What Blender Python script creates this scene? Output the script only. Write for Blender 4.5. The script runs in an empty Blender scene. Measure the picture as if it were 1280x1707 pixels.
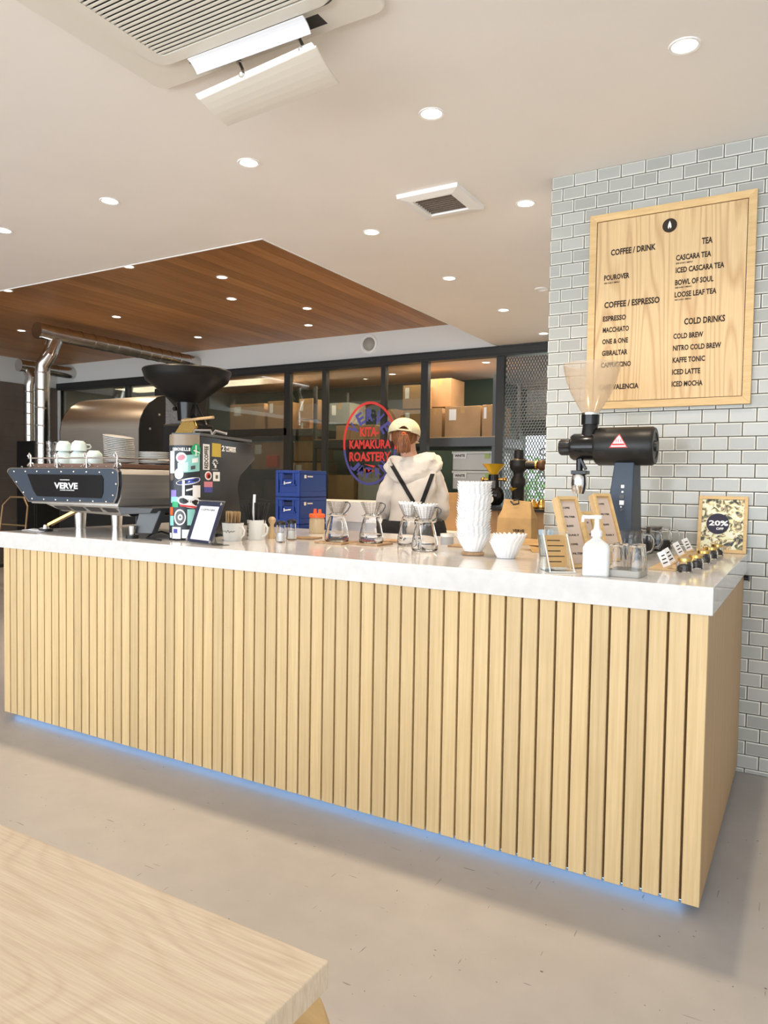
import bpy, bmesh, math, random
from mathutils import Vector as V, Matrix as MX
from mathutils.bvhtree import BVHTree
random.seed(7)
S = bpy.context.scene
COL = S.collection
PI = math.pi

# ------------------------------------------------------------------ camera, world, daylight, exposure
YAW, PITCH, ROLL, FOC = -0.52812, -0.04022, 0.01547, 1218.4
fwd = V((math.cos(PITCH)*math.sin(YAW), math.cos(PITCH)*math.cos(YAW), math.sin(PITCH)))
rt = V((math.cos(YAW), -math.sin(YAW), 0)); up = rt.cross(fwd)
cr = rt*math.cos(ROLL)+up*math.sin(ROLL); cu = -rt*math.sin(ROLL)+up*math.cos(ROLL)
CAM = V((0, 0, 1.2496))
cd = bpy.data.cameras.new('camera'); cam = bpy.data.objects.new('camera', cd); COL.objects.link(cam)
cd.sensor_fit = 'VERTICAL'; cd.sensor_height = 36; cd.lens = FOC/1707*36; cd.clip_start = .02; cd.clip_end = 200
cam.matrix_world = MX(((cr.x, cu.x, -fwd.x, CAM.x), (cr.y, cu.y, -fwd.y, CAM.y), (cr.z, cu.z, -fwd.z, CAM.z), (0, 0, 0, 1)))
S.camera = cam
W = bpy.data.worlds.new('world'); S.world = W; W.use_nodes = True
W.node_tree.nodes['Background'].inputs[0].default_value = (.80, .90, 1, 1)
W.node_tree.nodes['Background'].inputs[1].default_value = 2.2
S.view_settings.view_transform = 'Standard'; S.view_settings.look = 'None'; S.view_settings.gamma = 1
S.view_settings.use_curve_mapping = False; S.view_settings.exposure = 0.10
def area(name, loc, rot, sx, sy, power, color):
    l = bpy.data.lights.new(name, 'AREA'); l.shape = 'RECTANGLE'; l.size = sx; l.size_y = sy; l.energy = power; l.color = color
    o = bpy.data.objects.new(name, l); COL.objects.link(o); o.location = loc; o.rotation_euler = rot; return o
area('storefront_daylight', (-3.2, -4.1, 1.45), (PI/2, 0, 0), 12.5, 2.3, 300, (.86, .93, 1))
area('ceiling_fill', (-3.2, -6.2, -.6), (PI*.80, 0, 0), 13, 3.0, 620, (1, .97, .93))  # added fill lamp outside, aimed up to brighten the ceiling
area('rear_window_daylight', (-3.0, 12.2, 1.1), (-PI/2, 0, 0), 3.2, 1.9, 60, (.9, 1, .97))

area('storage_fill', (-6.2, 8.0, 2.64), (0, 0, 0), 6.5, .5, 75, (1, .82, .6))  # added area fill that brightens the stored boxes beyond the downlights
# ------------------------------------------------------------------ measured points: pixel of the photo on a plane of the room
def _ray(px, py): return fwd*FOC+cr*(px-640)-cu*(py-853.5)
def at(px, py, y): d = _ray(px, py); return CAM+d*((y-CAM.y)/d.y)
def onx(px, py, x): d = _ray(px, py); return CAM+d*((x-CAM.x)/d.x)
def onz(px, py, z): d = _ray(px, py); return CAM+d*((z-CAM.z)/d.z)

# ------------------------------------------------------------------ materials
def mat(name, c, rough=.5, metal=0, noise=None, bump=None, emit=0, trans=0, ior=1.45, coat=0, sheen=0, alpha=1):
    m = bpy.data.materials.new(name); m.use_nodes = True; n = m.node_tree.nodes; l = m.node_tree.links
    b = n['Principled BSDF']; b.inputs['Base Color'].default_value = (*c, 1); b.inputs['Roughness'].default_value = rough
    b.inputs['Metallic'].default_value = metal; b.inputs['Transmission Weight'].default_value = trans; b.inputs['IOR'].default_value = ior
    b.inputs['Coat Weight'].default_value = coat; b.inputs['Sheen Weight'].default_value = sheen; b.inputs['Alpha'].default_value = alpha
    if emit: b.inputs['Emission Color'].default_value = (*c, 1); b.inputs['Emission Strength'].default_value = emit
    if noise or bump:
        tc = n.new('ShaderNodeTexCoord'); mp = n.new('ShaderNodeMapping'); l.new(tc.outputs['Object'], mp.inputs[0])
        st = (noise or bump)[2] if len(noise or bump) > 2 else (1, 1, 1)
        mp.inputs['Scale'].default_value = st
        nz = n.new('ShaderNodeTexNoise'); nz.inputs['Scale'].default_value = (noise or bump)[0]; nz.inputs['Detail'].default_value = 6
        l.new(mp.outputs[0], nz.inputs['Vector'])
        if noise:
            rp = n.new('ShaderNodeValToRGB'); a = noise[1]
            rp.color_ramp.elements[0].position = .3; rp.color_ramp.elements[1].position = .7
            rp.color_ramp.elements[0].color = (*[x*(1-a) for x in c], 1); rp.color_ramp.elements[1].color = (*[min(1, x*(1+a)) for x in c], 1)
            l.new(nz.outputs['Fac'], rp.inputs[0]); l.new(rp.outputs[0], b.inputs['Base Color'])
        if bump:
            bp = n.new('ShaderNodeBump'); bp.inputs['Strength'].default_value = bump[1]; bp.inputs['Distance'].default_value = .004
            l.new(nz.outputs['Fac'], bp.inputs['Height']); l.new(bp.outputs[0], b.inputs['Normal'])
    return m
def wood(name, c1, c2, grain=(60, 60, 2.2), rough=.5, tint=.14, rings=None, ringamt=.5):
    """straight grained wood: stretched noise, every piece with its own tint; rings adds cathedral figure"""
    m = bpy.data.materials.new(name); m.use_nodes = True; n = m.node_tree.nodes; l = m.node_tree.links
    b = n['Principled BSDF']; b.inputs['Roughness'].default_value = rough
    tc = n.new('ShaderNodeTexCoord'); mp = n.new('ShaderNodeMapping'); l.new(tc.outputs['Object'], mp.inputs[0]); mp.inputs['Scale'].default_value = grain
    oi = n.new('ShaderNodeObjectInfo'); ad = n.new('ShaderNodeVectorMath'); ad.operation = 'ADD'
    sc = n.new('ShaderNodeVectorMath'); sc.operation = 'SCALE'; sc.inputs['Scale'].default_value = 0 if tint == 0 else 37
    cb = n.new('ShaderNodeCombineXYZ'); [l.new(oi.outputs['Random'], cb.inputs[i]) for i in range(3)]
    l.new(cb.outputs[0], sc.inputs[0]); l.new(mp.outputs[0], ad.inputs[0]); l.new(sc.outputs[0], ad.inputs[1])
    nz = n.new('ShaderNodeTexNoise'); nz.inputs['Scale'].default_value = 1; nz.inputs['Detail'].default_value = 5; nz.inputs['Roughness'].default_value = .65
    l.new(ad.outputs[0], nz.inputs['Vector'])
    rp = n.new('ShaderNodeValToRGB'); rp.color_ramp.elements[0].position = .3; rp.color_ramp.elements[1].position = .68
    rp.color_ramp.elements[0].color = (*c2, 1); rp.color_ramp.elements[1].color = (*c1, 1)
    l.new(nz.outputs['Fac'], rp.inputs[0]); out = rp.outputs[0]
    if rings:
        m2 = n.new('ShaderNodeMapping'); m2.inputs['Scale'].default_value = rings[0]; m2.inputs['Location'].default_value = rings[1]
        l.new(tc.outputs['Object'], m2.inputs[0])
        w = n.new('ShaderNodeTexNoise'); w.inputs['Scale'].default_value = rings[2]; w.inputs['Detail'].default_value = 1.2; w.inputs['Roughness'].default_value = .35
        l.new(m2.outputs[0], w.inputs['Vector'])
        mu = n.new('ShaderNodeMath'); mu.operation = 'MULTIPLY'; mu.inputs[1].default_value = rings[3]; l.new(w.outputs['Fac'], mu.inputs[0])
        fr = n.new('ShaderNodeMath'); fr.operation = 'PINGPONG'; fr.inputs[1].default_value = 1; l.new(mu.outputs[0], fr.inputs[0])
        r2 = n.new('ShaderNodeValToRGB'); r2.color_ramp.elements[0].color = (1, 1, 1, 1); r2.color_ramp.elements[1].color = (*[1-ringamt*k for k in (.6, .85, 1)], 1)
        r2.color_ramp.elements[0].position = .5; r2.color_ramp.elements[1].position = 1
        l.new(fr.outputs[0], r2.inputs[0])
        mm = n.new('ShaderNodeMix'); mm.data_type = 'RGBA'; mm.blend_type = 'MULTIPLY'; mm.inputs[0].default_value = 1
        l.new(out, mm.inputs[6]); l.new(r2.outputs[0], mm.inputs[7]); out = mm.outputs[2]
    hs = n.new('ShaderNodeHueSaturation'); mr = n.new('ShaderNodeMapRange'); mr.inputs[3].default_value = 1-tint; mr.inputs[4].default_value = 1+tint*.6
    l.new(oi.outputs['Random'], mr.inputs[0]); l.new(mr.outputs[0], hs.inputs['Value']); l.new(out, hs.inputs['Color']); l.new(hs.outputs[0], b.inputs['Base Color'])
    bp = n.new('ShaderNodeBump'); bp.inputs['Strength'].default_value = .12; bp.inputs['Distance'].default_value = .002
    l.new(nz.outputs['Fac'], bp.inputs['Height']); l.new(bp.outputs[0], b.inputs['Normal'])
    return m
def thin_glass(name, tint=(1, 1, 1), refl=.12, rough=0):
    m = bpy.data.materials.new(name); m.use_nodes = True; n = m.node_tree.nodes; l = m.node_tree.links; n.clear()
    o = n.new('ShaderNodeOutputMaterial'); t = n.new('ShaderNodeBsdfTransparent'); t.inputs[0].default_value = (*tint, 1)
    g = n.new('ShaderNodeBsdfGlossy'); g.inputs['Roughness'].default_value = rough; g.inputs[0].default_value = (1, 1, 1, 1)
    lw = n.new('ShaderNodeLayerWeight'); lw.inputs[0].default_value = .35
    mr = n.new('ShaderNodeMapRange'); mr.inputs[3].default_value = refl*.5; mr.inputs[4].default_value = min(1, refl*5); l.new(lw.outputs['Fresnel'], mr.inputs[0])
    mx = n.new('ShaderNodeMixShader'); l.new(mr.outputs[0], mx.inputs[0]); l.new(t.outputs[0], mx.inputs[1]); l.new(g.outputs[0], mx.inputs[2]); l.new(mx.outputs[0], o.inputs[0])
    return m
def frosted(name, c, alpha):
    m = bpy.data.materials.new(name); m.use_nodes = True; n = m.node_tree.nodes; l = m.node_tree.links; n.clear()
    o = n.new('ShaderNodeOutputMaterial'); t = n.new('ShaderNodeBsdfTransparent')
    g = n.new('ShaderNodeBsdfPrincipled'); g.inputs['Base Color'].default_value = (*c, 1); g.inputs['Roughness'].default_value = .15
    mx = n.new('ShaderNodeMixShader'); mx.inputs[0].default_value = alpha; l.new(t.outputs[0], mx.inputs[1]); l.new(g.outputs[0], mx.inputs[2]); l.new(mx.outputs[0], o.inputs[0])
    return m
m_ceil = mat('ceiling_paint', (.88, .835, .79), .6, noise=(2, .02))
m_white = mat('white_wall_paint', (.78, .80, .79), .6)
m_green = mat('dark_green_wall', (.055, .09, .07), .7)
m_brown = mat('brown_wall', (.16, .125, .10), .7, noise=(3, .1))
m_plank = wood('ceiling_walnut', (.52, .26, .10), (.36, .165, .06), (26, 1.6, 26), .45, .22)
m_slat = wood('slat_oak', (.74, .55, .29), (.61, .43, .21), (90, 90, 2.5), .5, .10)
m_side_shaded = wood('side_oak_shaded', (.58, .38, .19), (.46, .29, .14), (60, 60, 2), .5, 0)  # same oak as the slats, end panel's shade put into the colour
m_board = wood('menu_oak', (.73, .53, .28), (.64, .44, .22), (140, 20, 5), .5, 0, rings=((6.5, 5, .55), (.3, 0, .2), 1.0, 34), ringamt=.34)
m_frame = wood('frame_oak', (.74, .52, .25), (.62, .41, .18), (8, 40, 60), .5, .06)
m_table = wood('table_oak', (.80, .66, .49), (.64, .50, .34), (9, 330, 60), .45, 0, rings=((1.1, 3.4, 1), (2.1, .45, 0), 1.6, 40), ringamt=.11)
m_gap = mat('dark_gap', (.17, .095, .04), .9)
m_slab = mat('pale_stone', (.72, .70, .68), .10, noise=(24, .05, (1, 1, 1)))
m_grout = mat('grout', (.10, .10, .095), .8)
m_tile = mat('sage_tile', (.42, .43, .40), .15)
m_tedge = mat('tile_edge', (.74, .74, .68), .2)
m_black = mat('black_metal', (.018, .018, .018), .38, .3)
m_gloss = mat('black_gloss', (.012, .012, .013), .16, .2)
m_bframe = mat('charcoal_frame', (.028, .03, .03), .5)
m_steel = mat('brushed_steel', (.72, .69, .64), .3, 1, noise=(4, .05, (.4, 30, 30)))
m_wire = mat('dark_wire', (.30, .25, .20), .3, .9)
m_chrome = mat('chrome', (.8, .8, .8), .07, 1)
m_duct = mat('galvanised_duct', (.60, .58, .55), .2, 1, noise=(8, .12))
m_grey = mat('slate_grey', (.045, .06, .085), .42, .3)
m_dgrey = mat('dark_grey', (.10, .105, .11), .4, .3)
m_ac = mat('cream_plastic', (.80, .76, .68), .45)
m_acw = mat('white_plastic', (.93, .93, .92), .35)
m_slot = mat('grille_dark', (.05, .045, .04), .9)
m_vent = mat('vent_mesh', (.20, .16, .13), .7, noise=(300, .4))
m_lamp = mat('lamp_glow', (1, .93, .80), emit=9)
m_led = mat('blue_led', (.28, .55, 1), emit=4.5)
m_glass = thin_glass('clear_glass', (.97, .985, .975), .16)
m_pane = thin_glass('window_glass', (.80, .82, .78), .14)
m_ware = mat('glassware', (1, 1, 1), .02, trans=1, ior=1.32)
m_hop = frosted('smoked_hopper', (.60, .46, .31), .5)
m_milky = frosted('milky_plastic', (.90, .92, .90), .72)
m_pwhite = mat('white_paper', (.90, .90, .90), .8)
m_porc = mat('porcelain', (.86, .86, .83), .15)
m_celadon = mat('pale_celadon', (.74, .86, .83), .15)
m_kraft = mat('kraft_paper', (.52, .32, .13), .8, noise=(14, .12))
m_card = mat('cardboard', (.46, .29, .15), .8, noise=(5, .10))
m_ink = mat('dark_ink', (.028, .014, .008), .7)
m_inkb = mat('white_ink', (.92, .92, .92), .6)
m_red = mat('red_ink', (.66, .05, .05), .6)
m_blue = mat('navy_ink', (.075, .08, .36), .6)
m_crate = mat('blue_crate', (.012, .05, .30), .4)
m_crated = mat('blue_crate_recess', (.006, .018, .10), .6)
m_coffee = mat('coffee', (.012, .004, .003), .1)
m_brass = mat('brass', (.72, .47, .14), .25, 1)
m_dbrass = mat('dull_brass', (.30, .20, .10), .4, .6)
m_yellow = mat('yellow_cone', (.80, .50, .03), .3, .3)
m_orange = mat('orange_plastic', (.80, .13, .03), .4)
m_amber = frosted('syrup', (.72, .58, .36), .7)
m_hood = mat('cream_fleece', (.76, .71, .65), .9, bump=(9, .5), sheen=.3)
m_skin = mat('skin', (.62, .36, .25), .55)
m_cap = mat('cream_cotton', (.80, .74, .50), .8)
m_hair = mat('auburn_hair', (.23, .085, .03), .5, noise=(40, .5, (3, 3, .3)))
m_trouser = mat('black_cloth', (.02, .02, .022), .85)
m_leaf = mat('leaf_green', (.25, .50, .16), .6)
m_rust = mat('oxide_red', (.12, .03, .018), .5)
m_grass = mat('grass_ground', (.30, .42, .2), .9)
m_teal = mat('teal_sticker', (.30, .66, .62), .4)
m_lgreen = mat('green_sticker', (.02, .42, .16), .4)
m_ysq = mat('mustard_sticker', (.60, .44, .05), .4)
m_pink = mat('rose_sticker', (.72, .25, .32), .4)
m_oak2 = wood('small_oak', (.70, .50, .27), (.60, .40, .20), (30, 30, 8), .5, .1)
m_boardk = wood('coaster_wood', (.50, .33, .18), (.30, .17, .08), (40, 8, 40), .5, .3)

# floor: polished concrete with a darker, bluer strip that runs round the counter
m_floor = bpy.data.materials.new('polished_concrete'); m_floor.use_nodes = True
def _floor():
    n = m_floor.node_tree.nodes; l = m_floor.node_tree.links; b = n['Principled BSDF']; b.inputs['Roughness'].default_value = .42
    tc = n.new('ShaderNodeTexCoord'); sp = n.new('ShaderNodeSeparateXYZ'); l.new(tc.outputs['Object'], sp.inputs[0])
    def noise(s, det, lo, hi, c0, c1, st=(1, 1, 1)):
        mp = n.new('ShaderNodeMapping'); mp.inputs['Scale'].default_value = st; l.new(tc.outputs['Object'], mp.inputs[0])
        z = n.new('ShaderNodeTexNoise'); z.inputs['Scale'].default_value = s; z.inputs['Detail'].default_value = det; l.new(mp.outputs[0], z.inputs['Vector'])
        r = n.new('ShaderNodeValToRGB'); r.color_ramp.elements[0].position = lo; r.color_ramp.elements[1].position = hi
        r.color_ramp.elements[0].color = (*c0, 1); r.color_ramp.elements[1].color = (*c1, 1); l.new(z.outputs['Fac'], r.inputs[0]); return r.outputs[0]
    def mul(a, c, f=1):
        m = n.new('ShaderNodeMix'); m.data_type = 'RGBA'; m.blend_type = 'MULTIPLY'; m.inputs[0].default_value = f; l.new(a, m.inputs[6]); l.new(c, m.inputs[7]); return m
    base = noise(1.3, 6, .3, .7, (.49, .45, .415), (.56, .51, .465))
    a = mul(base, noise(9, 5, .35, .65, (.94, .94, .94), (1, 1, 1))).outputs[2]
    a = mul(a, noise(60, 2, .24, .27, (.35, .33, .3), (1, 1, 1))).outputs[2]           # pits
    a = mul(a, noise(6, 2, .245, .26, (.55, .5, .5), (1, 1, 1), (14, 1.2, 1))).outputs[2]      # scratches
    a = mul(a, noise(5, 2, .245, .26, (.55, .5, .5), (1, 1, 1), (1.6, 16, 1))).outputs[2]
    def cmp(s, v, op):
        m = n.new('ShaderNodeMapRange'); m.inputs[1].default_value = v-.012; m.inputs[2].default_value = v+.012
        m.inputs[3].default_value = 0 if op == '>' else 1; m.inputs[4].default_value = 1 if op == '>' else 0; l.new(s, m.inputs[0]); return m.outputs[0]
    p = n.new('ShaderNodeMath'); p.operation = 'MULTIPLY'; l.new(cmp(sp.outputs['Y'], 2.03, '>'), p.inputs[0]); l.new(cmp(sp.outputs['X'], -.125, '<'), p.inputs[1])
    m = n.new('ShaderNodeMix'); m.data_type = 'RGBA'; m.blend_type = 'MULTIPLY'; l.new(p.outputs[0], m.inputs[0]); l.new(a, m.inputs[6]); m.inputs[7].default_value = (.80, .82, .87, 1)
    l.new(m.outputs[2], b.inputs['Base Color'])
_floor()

# ------------------------------------------------------------------ geometry helpers
def frame_of(d):
    d = d.normalized(); a = V((0, 0, 1)) if abs(d.z) < .9 else V((1, 0, 0)); u = d.cross(a).normalized(); return u, d.cross(u).normalized(), d
class MB:
    def __init__(s): s.v = []; s.f = []; s.m = []; s.s = []
    def add(s, vs, fs, mi=0, sm=False):
        b = len(s.v); s.v += [tuple(v) for v in vs]
        for f in fs: s.f.append([b+i for i in f]); s.m.append(mi); s.s.append(sm)
        return s
    def box(s, x0, x1, y0, y1, z0, z1, mi=0, T=None):
        vs = [V((x, y, z)) for x in (x0, x1) for y in (y0, y1) for z in (z0, z1)]
        if T: vs = [T @ v for v in vs]
        return s.add(vs, [(0, 1, 3, 2), (4, 6, 7, 5), (0, 4, 5, 1), (2, 3, 7, 6), (0, 2, 6, 4), (1, 5, 7, 3)], mi)
    def bar(s, p0, p1, w, h, mi=0, upv=None):
        p0, p1 = V(p0), V(p1); d = (p1-p0).normalized(); u = (upv or V((0, 0, 1)))
        if abs(d.dot(u)) > .98: u = V((0, 1, 0))
        r = d.cross(u).normalized()*w/2; q = r.cross(d).normalized()*h/2
        vs = [p+a*r+b*q for p in (p0, p1) for a, b in ((-1, -1), (1, -1), (1, 1), (-1, 1))]
        return s.add(vs, [(0, 1, 2, 3), (7, 6, 5, 4), (0, 4, 5, 1), (1, 5, 6, 2), (2, 6, 7, 3), (3, 7, 4, 0)], mi)
    def tube(s, pts, r, n=10, mi=0, caps=True):
        pts = [V(p) for p in pts]; rs = r if isinstance(r, (list, tuple)) else [r]*len(pts)
        u = None; vs = []
        for i, p in enumerate(pts):
            d = (pts[min(i+1, len(pts)-1)]-pts[max(i-1, 0)]).normalized()
            if u is None: u, w, _ = frame_of(d)
            u = (u-d*u.dot(d)).normalized(); w = d.cross(u)
            vs += [p+(u*math.cos(2*PI*k/n)+w*math.sin(2*PI*k/n))*rs[i] for k in range(n)]
        fs = [(i*n+k, i*n+(k+1) % n, (i+1)*n+(k+1) % n, (i+1)*n+k) for i in range(len(pts)-1) for k in range(n)]
        s.add(vs, fs, mi, True)
        if caps: s.add(vs[:n], [tuple(range(n))[::-1]], mi); s.add(vs[-n:], [tuple(range(n))], mi)
        return s
    def cyl(s, p0, p1, r0, r1=None, n=20, mi=0): return s.tube([p0, p1], [r0, r0 if r1 is None else r1], n, mi)
    def lathe(s, prof, o=(0, 0, 0), n=28, mi=0, fn=None, ax=None, closed=False):
        o = V(o); T = ax or MX.Identity(3); vs = []
        for r, z in prof:
            for k in range(n):
                a = 2*PI*k/n; rr, zz = fn(r, z, a) if fn else (r, z)
                vs.append(o+T @ V((rr*math.cos(a), rr*math.sin(a), zz)))
        N = len(prof); R = N if closed else N-1
        s.add(vs, [(i*n+k, i*n+(k+1) % n, ((i+1) % N)*n+(k+1) % n, ((i+1) % N)*n+k) for i in range(R) for k in range(n)], mi, True); return s
    def prism(s, pts, ext, mi=0, sm=False):
        pts = [V(p) for p in pts]; e = V(ext); n = len(pts)
        s.add(pts+[p+e for p in pts], [tuple(range(n))[::-1], tuple(range(n, 2*n))], mi)
        s.add(pts+[p+e for p in pts], [(i, (i+1) % n, n+(i+1) % n, n+i) for i in range(n)], mi, sm); return s
    def sphere(s, c, r, n=16, mi=0, sc=(1, 1, 1), T=None):
        m = n//2; vs = []
        for i in range(m+1):
            for k in range(n):
                t = PI*i/m; a = 2*PI*k/n; v = V((math.sin(t)*math.cos(a)*r*sc[0], math.sin(t)*math.sin(a)*r*sc[1], math.cos(t)*r*sc[2]))
                vs.append(V(c)+(T @ v if T else v))
        s.add(vs, [(i*n+k, (i+1)*n+k, (i+1)*n+(k+1) % n, i*n+(k+1) % n) for i in range(m) for k in range(n)], mi, True); return s
    def mesh(s, name, mats):
        me = bpy.data.meshes.new(name); me.from_pydata(s.v, [], s.f)
        for m in (mats if isinstance(mats, (list, tuple)) else [mats]): me.materials.append(m)
        me.polygons.foreach_set('material_index', s.m); me.polygons.foreach_set('use_smooth', s.s)
        bm = bmesh.new(); bm.from_mesh(me); bmesh.ops.remove_doubles(bm, verts=bm.verts, dist=1e-5)
        bmesh.ops.recalc_face_normals(bm, faces=bm.faces); bm.to_mesh(me); bm.free()
        if any(s.s): me.set_sharp_from_angle(angle=math.radians(40))
        return me
    def build(s, name, mats, parent=None, bevel=0, **k): return link(name, s.mesh(name, mats), parent, bevel, **k)
def link(name, me, parent=None, bevel=0, kind=None, label=None, local=False):
    o = bpy.data.objects.new(name, me); COL.objects.link(o)
    if parent:
        o.parent = parent
        if not local and parent.type == 'EMPTY': o.location = -parent.location
    if bevel:
        b = o.modifiers.new('bevel', 'BEVEL'); b.width = bevel; b.segments = 2; b.limit_method = 'ANGLE'; b.angle_limit = math.radians(50)
    if kind: o['kind'] = kind
    if label: o['label'] = label
    return o
def tag(o, label, cat, group=None):
    o['label'] = label; o['category'] = cat
    if group: o['group'] = group
    return o
def thing(name, label, cat, loc=(0, 0, 0), group=None, rz=0):
    o = bpy.data.objects.new(name, None); o.empty_display_size = .05; COL.objects.link(o); o.location = loc; o.rotation_euler = (0, 0, rz)
    return tag(o, label, cat, group)
def dup(o, loc=None, rz=None, label=None):
    c = o.copy(); COL.objects.link(c)
    for ch in list(o.children):
        d = ch.copy(); COL.objects.link(d); d.parent = c
        for g in ch.children:
            e = g.copy(); COL.objects.link(e); e.parent = d
    if loc is not None: c.location = loc
    if rz is not None: c.rotation_euler = (0, 0, rz)
    if label: c['label'] = label
    return c
def text_mesh(s):
    cu_ = bpy.data.curves.new('t', 'FONT'); cu_.body = s; cu_.size = 1; cu_.resolution_u = 2; cu_.offset = .036; o = bpy.data.objects.new('t', cu_)
    me = bpy.data.meshes.new_from_object(o); bpy.data.objects.remove(o); return me
def text(s, o, xd, ud, w, h, m, parent, name='lettering', bold=0, local=False):
    """flat lettering: lower left corner o, reading direction xd, up direction ud, fitted into w x h"""
    me = text_mesh(s); xs = [v.co.x for v in me.vertices]; ys = [v.co.y for v in me.vertices]
    x0, x1, y0, y1 = min(xs), max(xs), min(ys), max(ys); o = V(o); xd = V(xd).normalized(); ud = V(ud).normalized()
    for v in me.vertices: v.co = o+xd*((v.co.x-x0)/(x1-x0)*w)+ud*((v.co.y-y0)/(y1-y0)*h)
    me.materials.append(m); return link(name, me, parent, local=local)

# ------------------------------------------------------------------ the setting
ZC, ZW, ZT = 2.748, 3.034, .967          # white ceiling, wood ceiling, countertop
YW, YB = 3.538, 7.507                    # tiled wall, glazed back wall
XE, YE = -2.99, 3.575                    # corner of the wood recess
struct = dict(kind='structure')
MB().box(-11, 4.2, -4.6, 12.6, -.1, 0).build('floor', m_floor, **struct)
MB().box(-14, 4.2, 12.6, 26, -.2, -.05).build('floor', m_grass, **struct)
ce = MB().box(XE, 4.2, -4.6, YB+.1, ZC, 3.3).box(-11, XE, -4.6, YE, ZC, 3.3).box(-11, XE, YE, YB+.2, ZW+.03, 3.3).build('ceiling', m_ceil, **struct)
x = -10.4; k = 0
while x < XE-.01:
    x1 = min(x+.152, XE); MB().box(x+.0015, x1-.0015, YE, YB, ZW, ZW+.025+.003*(k % 2)).build('plank', m_plank, ce); x = x1; k += 1
tr = MB().box(-11, XE-.0, YE-.004, YE+.006, ZC-.004, ZC+.05).box(XE-.006, XE+.004, YE, YB, ZC-.004, ZC+.05).build('trim_1', m_acw, **struct)
MB().box(-10.55, -2.9, YB, YB+.12, 2.70, 3.2).box(-10.55, -10.38, YB-.02, YB, 0, 2.70).build('wall_back', m_white, **struct)
MB().box(-3.75, -.9, 10.5, 10.6, 2.2, 3.2).box(-7, -3.75, 10.5, 10.6, 2.2, 3.2).build('wall_far', m_white, **struct)
MB().box(-7, -.9, 10.42, 10.5, 1.98, 2.2).box(-7, -5.6, 10.42, 10.6, 0, 1.98).build('trim_2', m_green, **struct)
wl = MB().box(-10.6, -10.45, -4.6, 9.5, 0, 3.3).build('wall_left', m_white, **struct)
for i in range(13):
    MB().box(-10.45, -10.43, -4.5, YB-.02, .205*i+.0004, .205*i+.2046).build('board', m_brown, wl)
MB().box(-10.45, -3.7, 9.2, 9.3, 0, 2.66).box(-3.8, -3.7, 9.3, 10.5, 0, 2.66).build('wall_storage', m_green, **struct)
MB().box(-10.45, -.9, YB+.1, 10.5, 2.66, 2.72).build('ceiling', mat('storage_ceiling', (.52, .42, .36), .7), **struct)
MB().box(4.1, 4.2, -4.6, YW, 0, 2.8).build('wall_east', m_white, **struct)
MB().box(-1.144, -1.0, YW+.15, 10.5, 0, 3.3).build('wall_side', m_white, **struct)
MB().box(-11, 4.2, -4.6, -4.45, 2.62, 3.3).box(-11, 4.2, -4.6, -4.45, 0, .12).build('wall_front', m_white, **struct)
# storefront behind the viewer
w2 = MB().box(-10.5, 4.1, -4.56, -4.48, .12, .18).box(-10.5, 4.1, -4.56, -4.48, 2.56, 2.62).build('window_2', m_bframe, **struct)
for i in range(8): MB().box(-10.5+i*2.08, -10.44+i*2.08, -4.56, -4.48, .18, 2.56).build('mullion', m_bframe, w2)

# tiled wall: grout bed, tiles with bevelled pale rims
wr = MB().box(-1.144, 4.1, YW+.0065, YW+.15, 0, ZC).build('wall_right', m_grout, **struct)
TP, TZ, G = .1094, .0606, .0042
def tile_into(mb, x0, x1, z0, z1):
    yb, yf, yi = YW+.0065, YW+.001, YW-.0015; b = .0042
    o = [(x0, z0), (x1, z0), (x1, z1), (x0, z1)]; i = [(x0+b, z0+b), (x1-b, z0+b), (x1-b, z1-b), (x0+b, z1-b)]
    vs = [(x, yb, z) for x, z in o]+[(x, yf, z) for x, z in o]+[(x, yi, z) for x, z in i]
    mb.add(vs, [(j, (j+1) % 4, 4+(j+1) % 4, 4+j) for j in range(4)]+[(4+j, 4+(j+1) % 4, 8+(j+1) % 4, 8+j) for j in range(4)], 1)
    mb.add(vs[8:], [(0, 1, 2, 3)], 0)
m_tiles = [m_tile, mat('sage_tile_light', (.46, .465, .44), .15), mat('sage_tile_dull', (.385, .39, .365), .16)]
tcache = {}
def tile(x0, x1, z0, z1):
    key = (round(x1-x0, 3), round(z1-z0, 3), random.randrange(3))
    if key not in tcache:
        mb = MB(); tile_into(mb, 0, key[0], 0, key[1]); tcache[key] = mb.mesh('tile', [m_tiles[key[2]], m_tedge])
    o = bpy.data.objects.new('tile', tcache[key]); COL.objects.link(o); o.parent = wr; o.location = (x0, 0, z0)
cand = []; rest = MB()
for r in range(46):
    z1 = ZC-r*TZ-G/2; z0 = max(.002, ZC-(r+1)*TZ+G/2); off = -1.033+(TP/2 if r % 2 else 0)-2*TP
    for c in range(50):
        x0 = max(-1.144, off+c*TP+G/2); x1 = min(4.09, off+(c+1)*TP-G/2)
        if x1-x0 < .012 or z1-z0 < .01: continue
        cx, cz = (x0+x1)/2, (z0+z1)/2
        hid = (-.93 < x0 and x1 < -.25 and z0 > 1.63 and z1 < 2.5) or (x1 < -.25 and z1 < .95)
        vis = x0 < .06-.02*abs(cz-1.3)
        (cand if vis and not hid else [None]).append((x0, x1, z0, z1)) if vis and not hid else tile_into(rest, x0, x1, z0, z1)
cand.sort(key=lambda t: (t[1]-t[0] < .05, -t[0]))
for i, t in enumerate(cand): tile(*t) if i < 300 else tile_into(rest, *t)
rest.build('tile_field', [m_tile, m_tedge], wr, kind='stuff')
print('tiles', len(cand))

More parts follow.
